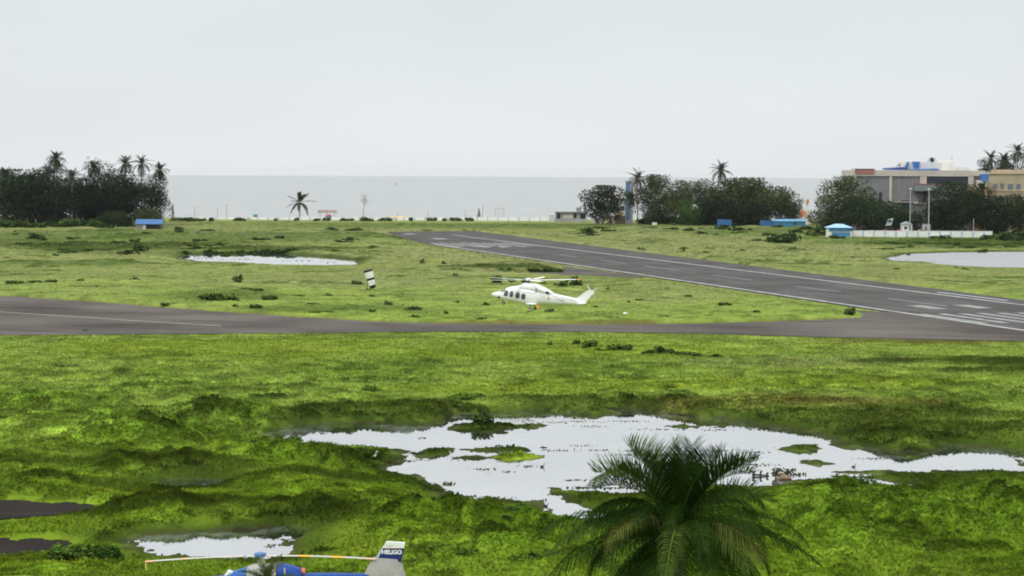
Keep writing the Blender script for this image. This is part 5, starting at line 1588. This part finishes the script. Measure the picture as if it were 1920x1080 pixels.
# raised yard the cars and cabin stand on
y0 = A(1600, 430, 806); y1 = A(1900, 430, 806)
mb = MB(); mb.box((y0.x, 804.5, -.3), (y1.x, 840, 1.1)); tag(mb.build('yard_ground', mat('dusty_yard', (.22, .20, .17), .9, .3, .2)), kind='structure')
car(1649, 808, mat('white_car_paint', (.7, .7, .7), .3), 'white car parked behind the white wall', rz=.1)
car(1632, 811, mat('silver_car_paint', (.45, .46, .47), .3), 'silver car parked left of the white one behind the wall', rz=-.2)
car(1686, 810, mat('red_car_paint', (.42, .04, .05), .3), 'red car parked beside the white cabin', rz=1.2, H_=1.7)
car(1660, 816, mat('dark_red_car_paint', (.32, .03, .04), .3), 'dark red car parked beneath the tilted board', rz=1.3, H_=1.9)
car(1727, 811, mat('orange_car_paint', (.55, .28, .10), .4), 'orange van parked between the two floodlight poles', rz=.2, H_=1.8)
def container(px0, px1, yt, Y, name, label, m_, cat, zb=1.1):
    a = A(px0, 430, Y); b = A(px1, 430, Y); t = A(px0, yt, Y)
    rt = empty(name, ((a.x + b.x) / 2, Y, zb), label, cat)
    w = (b.x - a.x) / 2
    mb = MB(); mb.box((-w, 0, 0), (w, 2.5, t.z - zb)); mb.build('body', m_, rt)
    mb = MB(); mb.box((-w - .15, -.15, t.z - zb + .003), (w + .15, 2.6, t.z - zb + .15)); mb.build('roof', MGREY, rt)
    mb = MB(); mb.box((-w * .5, -.05, .1), (w * .1, -.005, (t.z - zb) * .8)); mb.build('door', DGREY, rt)
container(1731, 1744, 421, 815, 'storage_box', 'grey storage box at the foot of the thick floodlight pole', mat('pale_grey_box', (.45, .47, .47), .7), 'box')
container(1714, 1726, 409, 835, 'stall', 'pinkish shack behind the white cabin', mat('pinkish_wall', (.52, .44, .40), .8), 'hut')
container(1622, 1638, 416, 832, 'stall', 'grey sheet shack behind the parked cars', mat('grey_sheet', (.42, .43, .43), .8), 'hut')
def blue_shed():
    Y = 935; ox, X, Z = frame(Y, 1480)
    rt = empty('blue_shed', (ox, Y, 0), 'low bright blue sheeted shed at the right end of the grove', 'shed')
    mb = MB(); mb.box((X(1453), 0, -.3), (X(1511), 6, Z(415))); mb.build('wall', mat('cyan_blue_sheet', (.05, .19, .33), .6, .5, .2), rt)
    mb = MB(); mb.add([(X(1452), -.4, Z(415)), (X(1512), -.4, Z(415)), (X(1509), 3, Z(411)), (X(1455), 3, Z(411)), (X(1452), 6.4, Z(415)), (X(1512), 6.4, Z(415))], [(0, 1, 2, 3), (3, 2, 5, 4), (0, 3, 4), (1, 5, 2), (0, 4, 5, 1)]); mb.build('roof', mat('pale_cyan_sheet', (.09, .28, .42), .5, .5, .2), rt)
    wall_blocks(rt, X, Z, Y, 'window', [(1489, 417, 1493, 422)], DARKREC, -.1, -.01)
blue_shed()
def fence(px0, px1, yt, Y, label):
    a = A(px0, 430, Y); b = A(px1, 430, Y); t = A((px0 + px1) / 2, yt, Y)
    rt = empty('sheet_fence', ((a.x + b.x) / 2, Y, 0), label, 'fence'); w = (b.x - a.x) / 2
    n = max(2, int(w))
    for k in range(n):
        x0 = -w + 2 * w * k / n; x1 = -w + 2 * w * (k + 1) / n - .06
        mb = MB(); mb.box((x0, .02 * (k % 2), -.2), (x1, .06 + .02 * (k % 2), t.z - .25 * ((k * 7) % 3) * .5)); mb.build('panel', BLUEROOF, rt)
    mb = MB(); mb.box((-w, .1, t.z * .7), (w, .2, t.z * .7 + .12)); mb.build('rail', DGREY, rt)
fence(-6, 60, 424, 882, 'blue sheet fence at the foot of the left grove by the left edge')
fence(78, 112, 424.5, 882, 'shorter blue sheet fence right of the pale pole in the left grove')
fence(138, 166, 424, 883, 'low blue sheet fence nearest the blue roofed hut in the left grove')
fence(1345, 1372, 411, 945, 'small blue sheet fence under the low dark tree of the right grove')
fence(1425, 1452, 413, 938, 'blue sheet fence running up to the left end of the blue shed')
def hut():
    Y = 852; ox, X, Z = frame(Y, 279)
    rt = empty('open_hut', (ox, Y, 0), 'open hut with bright blue sheet roof at the edge of the left grove', 'hut')
    mb = MB(); mb.add([(X(253), -.6, Z(420.5)), (X(304), -.6, Z(420.5)), (X(304), 3.5, Z(412)), (X(253), 3.5, Z(412)), (X(253), -.6, Z(420)), (X(304), -.6, Z(420)), (X(304), 3.5, Z(411.4)), (X(253), 3.5, Z(411.4))],
        [(0, 3, 2, 1), (4, 5, 6, 7), (0, 1, 5, 4), (1, 2, 6, 5), (2, 3, 7, 6), (3, 0, 4, 7)]); mb.build('roof', BLUEROOF, rt)
    for x in (254.5, 303):
        for d in (-.3, 3.2):
            mb = MB(); mb.tube([(X(x), d, -.2), (X(x), d, Z(419) if d < 0 else Z(413))], .1, 6); mb.build('post', MGREY, rt)
    mb = MB(); mb.box((X(255), .4, -.2), (X(266), 3, Z(421))); mb.build('side_wall', mat('grey_mud_wall', (.34, .32, .28), .9), rt)
    mb = MB(); mb.box((X(267), .2, -.1), (X(273), .35, Z(422))); mb.build('white_screen', WALLW, rt)
    mb = MB(); mb.box((X(266), 3.0, -.2), (X(303), 3.2, Z(421.5))); mb.build('back_wall', mat('dark_plank_wall', (.10, .09, .08), .9), rt)
hut()
def white_block(px0, px1, yt, yb, Y, name, label, m_, cat):
    a = A(px0, 430, Y); b = A(px1, 430, Y); t = A((px0 + px1) / 2, yt, Y)
    rt = empty(name, ((a.x + b.x) / 2, Y, 0), label, cat); w = (b.x - a.x) / 2
    mb = MB(); mb.box((-w, 0, -.2), (w, 1.5, t.z)); mb.build('body', m_, rt)
    mb = MB(); mb.box((-w * 1.1, -.1, t.z + .003), (w * 1.1, 1.6, t.z + .2)); mb.build('lid', MGREY, rt)
white_block(208, 216, 423, 428, 872, 'crate', 'small whitish crate left of the blue roofed hut', WALLW, 'crate')
white_block(188, 200, 420, 427, 874, 'crate', 'low brownish crate in front of the left grove', mat('brown_crate', (.30, .24, .18), .9), 'crate')
white_block(1223, 1232, 417.5, 423, 955, 'crate', 'small white crate on the grass before the right grove', WALLW, 'crate')
# ---- the right grove's houses
def blue_tower():
    Y = 1000; ox, X, Z = frame(Y, 1179)
    rt = empty('blue_tower', (ox, Y, 0), 'tall narrow tower with a blue face rising beside the palms', 'tower')
    mb = MB(); mb.box((X(1173), 0, -.3), (X(1187), 4, Z(341))); mb.build('wall', mat('pale_grey_tower', (.42, .45, .50), .8, .3, .12), rt)
    mb = MB(); mb.box((X(1173.3), -.2, Z(412)), (X(1181), -.01, Z(341.5))); mb.build('blue_face', mat('mid_blue_face', (.115, .21, .36), .6, .3, .12), rt)
    mb = MB(); mb.box((X(1172.5), -.3, Z(341) + .003), (X(1187.5), 4.3, Z(339.5))); mb.build('cap', MGREY, rt)
blue_tower()
def white_house():
    Y = 1004; ox, X, Z = frame(Y, 1163)
    rt = empty('white_house', (ox, Y, 0), 'white house with dark window bands left of the blue tower', 'house')
    mb = MB(); mb.box((X(1154), 0, -.3), (X(1173), 9, Z(372))); mb.build('wall', mat('greyish_white_wall', (.50, .51, .51), .85, .3, .15), rt)
    wall_blocks(rt, X, Z, Y, 'window', [(1154.5, 373, 1172, 376), (1164, 387, 1171, 391), (1156, 391.5, 1170, 394)], DARKREC, -.2, -.01)
    mb = MB(); mb.add([(X(1144), -1, Z(366)), (X(1170), -1, Z(372)), (X(1170), 6, Z(370)), (X(1144), 6, Z(364)), (X(1152), 2, Z(359)), (X(1166), 2, Z(362))], [(0, 1, 5, 4), (1, 2, 5), (2, 3, 4, 5), (3, 0, 4), (0, 3, 2, 1)]); mb.build('roof', mat('pale_pink_sheet', (.52, .46, .44), .8), rt)
    mb = MB(); mb.box((X(1144), .2, Z(395)), (X(1153), 6, Z(366))); mb.build('side_wing', mat('dark_grey_wing', (.09, .09, .10), .9), rt)
    mb = MB(); mb.box((X(1153), -2.5, Z(404)), (X(1175), -.3, Z(396))); mb.build('awning', mat('cream_awning', (.62, .50, .34), .8), rt)
    mb = MB(); mb.box((X(1153), -2.4, -.3), (X(1175), -.3, Z(404) - .003)); mb.build('shop_front', mat('dark_brown_front', (.14, .10, .08), .9), rt)
white_house()
container(1138, 1154, 405, 1002, 'stall', 'pink walled stall left of the cream awning', mat('rosy_wall', (.55, .42, .38), .8), 'stall', zb=0)
container(1110, 1134, 408, 1004, 'stall', 'whitish stall under the flat topped tree', mat('chalky_wall', (.55, .55, .54), .8), 'stall', zb=0)
def long_shed():
    Y = 1030; ox, X, Z = frame(Y, 1062)
    rt = empty('long_shed', (ox, Y, 0), 'low grey shed with dark openings at the right end of the beach wall', 'shed')
    mb = MB(); mb.box((X(1042), 0, -.3), (X(1100), 7, Z(399))); mb.build('wall', mat('grey_shed_wall', (.34, .33, .33), .85, .3, .2), rt)
    mb = MB(); mb.box((X(1041), -1, Z(399) + .003), (X(1101), 7.5, Z(397))); mb.build('roof', mat('grey_shed_roof', (.20, .20, .21), .8), rt)
    wall_blocks(rt, X, Z, Y, 'opening', [(1044, 400, 1051, 410), (1076, 400, 1081, 409), (1088, 401, 1098, 410)], DARKREC, -.1, -.01)
    wall_blocks(rt, X, Z, Y, 'white_panel', [(1057, 402, 1074, 409)], mat('pinkish_panel', (.56, .50, .48), .8), -.1, -.01)
    mb = MB(); mb.box((X(1081), 1, Z(397) + .2), (X(1090), 5, Z(389))); mb.build('water_tank', mat('grey_tank', (.25, .26, .26), .8), rt)
    mb = MB(); mb.box((X(1030), -.3, -.3), (X(1041), 3, Z(403))); mb.build('annex', mat('pale_annex', (.5, .52, .52), .85), rt)
long_shed()
def canopy():
    Y = 978; ox, X, Z = frame(Y, 1297)
    rt = empty('white_canopy', (ox, Y, 0), 'white tent canopy showing between the trees of the right grove', 'canopy')
    mb = MB(); mb.add([(X(1289), -9, Z(390)), (X(1299), -9, Z(395)), (X(1306), -9, Z(388)), (X(1303), -6, Z(384)), (X(1293), -6, Z(385)), (X(1297), -7.5, Z(383))], [(0, 1, 5), (1, 2, 5), (2, 3, 5), (3, 4, 5), (4, 0, 5), (0, 4, 3, 2, 1)]); mb.build('cover', WALLW, rt)
    for x in (1290, 1305):
        mb = MB(); mb.tube([(X(x), -8.5, -.2), (X(x), -8.5, Z(389))], .1, 6); mb.build('post', MGREY, rt)
canopy()
def beach_tower(px, Y, label):
    ox, X, Z = frame(Y, px)
    rt = empty('slide_tower', (ox, Y, 0), label, 'tower')
    mb = MB(); mb.box((X(px - 11), 0, -.3), (X(px - 2), 4, Z(393))); mb.build('base_block', mat('orange_white_base', (.62, .42, .34), .8, .6, .3), rt)
    mb = MB(); mb.box((X(px - 2), 0, -.3), (X(px + 10), 4, Z(388))); mb.build('white_block', WALLW, rt)
    mb = MB(); mb.box((X(px + 2), .3, Z(388) + .003), (X(px + 7), 3, Z(374))); mb.build('upper_block', OFFWHITE, rt)
    mb = MB(); mb.box((X(px + 3), -.1, Z(381)), (X(px + 8), .29, Z(374))); mb.build('orange_panel', mat('orange_panel', (.75, .22, .08), .6), rt)
    mb = MB(); mb.box((X(px - 6), -.2, Z(404)), (X(px + 2), -.01, Z(396))); mb.build('orange_panel', mat('orange_panel', (.75, .22, .08), .6), rt)
    mb = MB(); mb.tube([(X(px - 8), 1, Z(393)), (X(px - 8), 1, Z(380))], .3, 6); mb.build('pole', OFFWHITE, rt)
beach_tower(1509, 1000, 'white and orange play tower between grove and grey building')
# ---- along the beach
def beach_wall():
    Y = 1048; ox, X, Z = frame(Y, 720)
    rt = empty('beach_wall', (ox, Y, 0), 'long low white wall between the airfield and the sea', 'wall')
    for (a, b) in ((374, 392), (402, 440), (449, 462), (470, 516), (520, 592), (596, 640), (648, 740), (745, 803), (820, 830), (864, 874), (887, 1030)):
        mb = MB(); mb.box((X(a), 0, -.3), (X(b), .35, Z(407.3, (a + b) / 2))); mb.build('panel', mat('hazy_white_wall', (.82, .82, .81), .9, .3, .1), rt)
    for k in range(33):
        px = 385 + k * 19.6
        mb = MB(); mb.box((X(px - .8), -.15, -.3), (X(px + .8), -.003, Z(406.6, px))); mb.build('pillar', mat('grey_blue_pillar', (.40, .46, .50), .8), rt)
beach_wall()
def beach_shelter():
    Y = 1084; ox, X, Z = frame(Y, 613)
    rt = empty('beach_shelter', (ox, Y, 0), 'open beach shelter with a flat brown roof on thin posts', 'shelter')
    mb = MB(); mb.box((X(596), -2, Z(399)), (X(631.5), 3, Z(394)), .3); mb.build('roof', mat('brown_grey_roof', (.36, .29, .27), .8), rt)
    for x in (600, 613, 627):
        mb = MB(); mb.tube([(X(x), 0, -.3), (X(x), 0, Z(399))], .12, 6); mb.build('post', MGREY, rt)
beach_shelter()
def kiosk(px0, px1, yt, Y, label, m_, cat='kiosk', name='kiosk', roof=None):
    ox, X, Z = frame(Y, (px0 + px1) / 2)
    rt = empty(name, (ox, Y, 0), label, cat)
    zt = Z(yt)
    mb = MB(); mb.box((X(px0), 0, -.3), (X(px1), 2, zt * .72)); mb.build('body', m_, rt)
    e = (X(px1) - X(px0)) * .12
    mb = MB(); mb.add([(X(px0) - e, -.4, zt * .72 + .003), (X(px1) + e, -.4, zt * .72 + .003), (X(px1) + e, 2.4, zt * .72 + .003), (X(px0) - e, 2.4, zt * .72 + .003), (X(px0) + e, 1, zt), (X(px1) - e, 1, zt)], [(0, 1, 5, 4), (1, 2, 5), (2, 3, 4, 5), (3, 0, 4), (0, 3, 2, 1)]); mb.build('roof', roof or m_, rt)
kiosk(611.5, 621, 402, 1077, 'small red topped kiosk in front of the beach shelter', mat('grey_kiosk_wall', (.30, .30, .32), .8), roof=mat('crimson_roof', (.40, .06, .08), .7))
kiosk(621.5, 645, 407, 1076.5, 'low pale stall right of the red topped kiosk', mat('grey_green_stall', (.45, .5, .48), .8), roof=mat('grey_stall_roof', (.30, .34, .33), .8))
kiosk(732, 760, 405.5, 1076, 'low stall with an orange roof behind the beach wall', WALLW, roof=mat('pale_orange_roof', (.70, .42, .16), .8))
kiosk(760, 767, 407, 1074, 'tiny dark roofed stall right of the orange roofed one', WALLW, roof=DGREY)
kiosk(664, 698, 409, 1076.8, 'long grey roofed stall under the leafless tree', mat('grey_green_stall', (.45, .5, .48), .8), roof=mat('grey_green_sheet', (.24, .28, .25), .8))
kiosk(948, 964, 407.5, 1079, 'low stall with a faded orange roof right of the steel frame', WALLW, roof=mat('faded_orange_roof', (.55, .30, .22), .8))
kiosk(969, 981, 408, 1079, 'low stall with a dark grey roof right of the steel frame', WALLW, roof=mat('dark_slate_roof', (.10, .11, .13), .8))
kiosk(1014, 1026, 408, 1079, 'low stall with a pale grey roof near the long shed', WALLW, roof=MGREY)
kiosk(758.5, 765, 407, 1079.5, 'small orange stall half hidden by the dark roofed one', mat('orange_wall', (.6, .32, .15), .8))
kiosk(475, 482, 401, 1076, 'narrow green booth on the beach wall', mat('sea_green_booth', (.10, .28, .24), .7), 'booth', 'booth')
def steel_frame():
    Y = 1086; ox, X, Z = frame(Y, 936)
    rt = empty('steel_frame', (ox, Y, 0), 'pale steel hoarding frame standing behind the beach wall', 'frame')
    m_ = mat('pale_steel', (.42, .41, .41), .7)
    for x in (928.5, 945):
        mb = MB(); mb.tube([(X(x), 0, -.3), (X(x), 0, Z(389.5))], .12, 6); mb.build('post', m_, rt)
    for y in (390.5, 393.5, 400, 405):
        mb = MB(); mb.tube([(X(928), 0, Z(y)), (X(945.5), 0, Z(y))], .10, 6); mb.build('crossbar', m_, rt)
steel_frame()
# a small boat far out
for (px, py, w_, lb) in ((742, 345.5, 5, 'small dark fishing boat far out on the sea'), (628, 253, 0, '')):
    if not w_: continue
    p = G(px, py, -1.6); rt = empty('fishing_boat', (p.x, p.y, -1.6), lb, 'boat'); L = w_ * p.y / FPX
    mb = MB(); rg = []
    for t, wd, hh in ((-.5, .02, .22), (-.35, .10, .15), (0, .14, .12), (.35, .11, .14), (.5, .02, .2)):
        rg.append([(t * L, -wd * L, hh * L), (t * L, 0, -.03 * L), (t * L, wd * L, hh * L)])
    mb.loft(rg); mb.build('hull', mat('dark_hull', (.12, .12, .13), .8), rt)
    mb = MB(); mb.box((-.12 * L, -.07 * L, .08 * L), (.1 * L, .07 * L, .24 * L)); mb.build('cabin', mat('grey_cabin', (.25, .25, .25), .8), rt)

# ------------------------------------------------------------------ in the marsh
def bird(px, py, h, label, m_, cat, name, face=1, pose='stand'):
    g = G(px, py, z_w)
    rt = empty(name, (g.x, g.y, z_w), label, cat, rz=0)
    s = h
    if pose == 'stand':   # S-necked wader: tail, body, neck, head and bill as one skin
        pts = [(-.30, .42), (-.18, .47), (-.04, .53), (.08, .58), (.15, .66), (.12, .76), (.13, .86), (.19, .93), (.25, .94), (.40, .91)]
        rad = [.015, .07, .105, .09, .045, .033, .03, .038, .026, .005]
    else:                 # swimming bird: low body, upright neck
        pts = [(-.5, .12), (-.32, .14), (0, .16), (.22, .2), (.30, .36), (.30, .55), (.34, .66), (.44, .67), (.6, .64)]
        rad = [.02, .14, .2, .15, .07, .06, .09, .05, .01]
    mb = MB(); mb.tube([(face * p[0] * s, 0, p[1] * s) for p in pts], [r * s for r in rad], 10); mb.build('body', m_, rt, True)
    if pose == 'stand':
        for sd in (-1, 1):
            mb = MB(); mb.tube([(0, sd * .03 * s, .46 * s), (-.02 * face * s, sd * .03 * s, .24 * s), (.01 * s, sd * .03 * s, -.15)], .014 * s, 5); mb.build('leg', BLACK, rt)
        mb = MB(); mb.tube([(face * .25 * s, 0, .94 * s), (face * .42 * s, 0, .905 * s)], [.02 * s, .004 * s], 6); mb.build('bill', mat('yellow_bill', (.6, .42, .08), .6), rt)
WB = mat('white_feathers', (.82, .82, .80), .8, 4, .05); DB = mat('black_feathers', (.03, .03, .03), .7, 4, .2)
bird(702, 867, .95, 'white egret standing tall on the bank left of the marsh water', WB, 'egret', 'egret')
bird(846, 858, .55, 'small white egret by the weed beds in the marsh', WB, 'egret', 'egret', -1)
bird(916, 881, .45, 'smallest white egret out on the open marsh water', WB, 'egret', 'egret')
bird(1017, 876, .42, 'dark bird swimming alone left of the tall palm', DB, 'water bird', 'water_bird', 1, 'swim')
bird(1377, 857, .36, 'dark bird swimming right of the tall palm', DB, 'water bird', 'water_bird', -1, 'swim')
bird(1601, 876, .40, 'dark bird swimming in the right arm of the marsh', DB, 'water bird', 'water_bird', 1, 'swim')
bird(1024, 950, .40, 'dark bird swimming in the small inlet below the marsh', DB, 'water bird', 'water_bird', 1, 'swim')
def driftwood():
    g = G(1424, 893, z_w); rt = empty('driftwood', (g.x, g.y, z_w), 'dark half sunk branch with upright stumps in the water right of the palm', 'branch')
    k = g.y / FPX; m_ = mat('wet_black_wood', (.03, .027, .024), .8)
    mb = MB(); mb.tube([(-14 * k, 0, .12), (-4 * k, 0, .10), (18 * k, .1, .05)], [.09, .08, .05], 7); mb.build('stem', m_, rt, True)
    for x, h in ((-11, 8), (2, 9), (14, 6)):
        mb = MB(); mb.tube([(x * k, 0, 0), (x * k, 0, h * k)], [.09, .07], 6); mb.tube([((x - 3) * k if x < -5 else x * k, 0, h * k), ((x + 3) * k, 0, h * k)], .08, 6); mb.build('stump', m_, rt, True)
driftwood()
def raft():
    g = G(1468, 897, z_w); rt = empty('raft', (g.x, g.y, z_w), 'tan weathered raft half covered with weeds at the edge of the marsh', 'raft')
    k = g.y / FPX
    mb = MB()
    for i in range(4): mb.tube([(-13 * k, .5 * i - .8, .08), (0, .5 * i - .8, .2), (13 * k, .5 * i - .8, .1)], [.12, .16, .11], 8)
    mb.build('log', mat('tan_wet_wood', (.24, .175, .11), .8, 2, .3), rt, True)
    rng = np.random.default_rng(4); P = np.stack([np.concatenate([rng.normal(-10 * k, .2, 60), rng.normal(10 * k, .25, 70)]), rng.normal(0, .3, 130), rng.uniform(.1, .75, 130)], -1)
    v, f = leaf_soup(P, np.full(130, .28), rng); o = np_mesh('weeds', v, f, M_BUSH, rt, np.tile((.05, .055, .02), (520, 1))); o['kind'] = 'stuff'
raft()
g = G(1172, 599); rt = empty('litter_sack', (g.x, g.y, ground_z(g.x, g.y) + .05), 'white sack lying in the grass right of the flying helicopter', 'sack')
mb = MB(); mb.loft([[(x, r * math.cos(a) * .6, .22 + r * math.sin(a) * .7) for a in [2 * math.pi * q / 10 for q in range(10)]] for x, r in ((-.35, .05), (-.26, .2), (-.05, .3), (.18, .26), (.3, .1))]); mb.build('sack_body', WB, rt, True)
mb = MB(); mb.tube([(.28, 0, .24), (.36, 0, .3), (.44, 0, .27)], [.05, .07, .02], 7); mb.build('knot', WB, rt, True)

# ---- floating weeds and reed sprigs standing in the open water: nobody could count them
def sprigs():
    rng = np.random.default_rng(21); V = []; T = []
    spots = [(1092, 836, 34, 2), (1118, 844, 40, 2), (1170, 853, 60, 2), (1240, 853, 70, 2), (1300, 852, 50, 2), (1270, 839, 40, 1.5), (1190, 845, 50, 1.5), (1040, 845, 40, 2), (990, 875, 30, 3), (950, 885, 14, 3), (905, 880, 34, 3), (880, 862, 40, 4), (858, 858, 26, 3), (1080, 900, 30, 3),
             (1150, 880, 40, 5), (1100, 915, 50, 6), (1350, 845, 40, 2), (1420, 848, 40, 2), (1180, 790, 60, 2), (1080, 790, 60, 2), (1040, 792, 40, 2), (1110, 800, 40, 2), (1230, 805, 60, 2), (1400, 800, 50, 3), (1460, 808, 60, 3), (1340, 806, 50, 2), (1000, 782, 50, 3), (940, 782, 50, 2),
             (760, 865, 30, 3), (790, 862, 20, 2), (840, 908, 20, 8), (835, 925, 14, 10), (870, 932, 40, 4), (930, 933, 50, 4), (790, 822, 10, 3), (600, 812, 40, 2), (560, 814, 30, 2), (1120, 960, 40, 8), (1170, 915, 60, 5), (1010, 940, 20, 5), (520, 1022, 30, 3), (508, 1026, 12, 3), (545, 1018, 20, 8), (1640, 860, 60, 2), (1420, 872, 60, 3), (1495, 890, 20, 7), (1380, 885, 20, 3),
             (1700, 489, 40, 2), (1740, 491, 40, 2), (440, 486, 60, 2), (560, 489, 50, 2), (380, 484, 30, 2), (620, 491, 30, 2)]
    for cx, cy_, wx, hp in spots:
        n = int(10 + wx * .8)
        px = rng.normal(cx, wx * .36, n); py = rng.normal(cy_, 1.0, n)
        for a, b in zip(px, py):
            g = G(a, b, z_w); k = g.y / FPX
            h = hp * k * rng.uniform(.2, 1.2) * .6; w = rng.uniform(.05, .2)
            th = rng.uniform(0, 6.28); dx = math.cos(th) * w; dy = math.sin(th) * w
            l = rng.normal(0, .25) * h
            V += [(g.x - dx, g.y - dy, z_w - .1), (g.x + dx, g.y + dy, z_w - .1), (g.x + dx * .6 + l, g.y + dy, z_w + h * .7), (g.x + l * 1.4, g.y, z_w + h)]
            c = np.array((.075, .09, .03)) * rng.uniform(.6, 1.4); T += [c] * 4
    o = np_mesh('marsh_weeds', np.array(V), np.arange(len(V)).reshape(-1, 4), M_BUSH, None, np.array(T))
    tag(o, 'thin weeds and reed sprigs standing in the marsh water', 'weeds', kind='stuff')
sprigs()
# ---- the air
m = bpy.data.materials.new('air'); m.use_nodes = True
m.node_tree.nodes.remove(m.node_tree.nodes['Principled BSDF'])
pv = m.node_tree.nodes.new('ShaderNodeVolumePrincipled')
pv.inputs['Color'].default_value = (.93, .96, .98, 1)
pv.inputs['Density'].default_value = HAZE_D if 'HAZE_D' in globals() else 0.00002
pv.inputs['Anisotropy'].default_value = 0.0
m.node_tree.links.new(pv.outputs[0], m.node_tree.nodes['Material Output'].inputs['Volume'])
mb = MB(); mb.box((-9200, -200, -6), (9200, 17200, 48))
tag(mb.build('haze', m), 'pale sea haze hanging over the airfield', 'haze', kind='stuff')
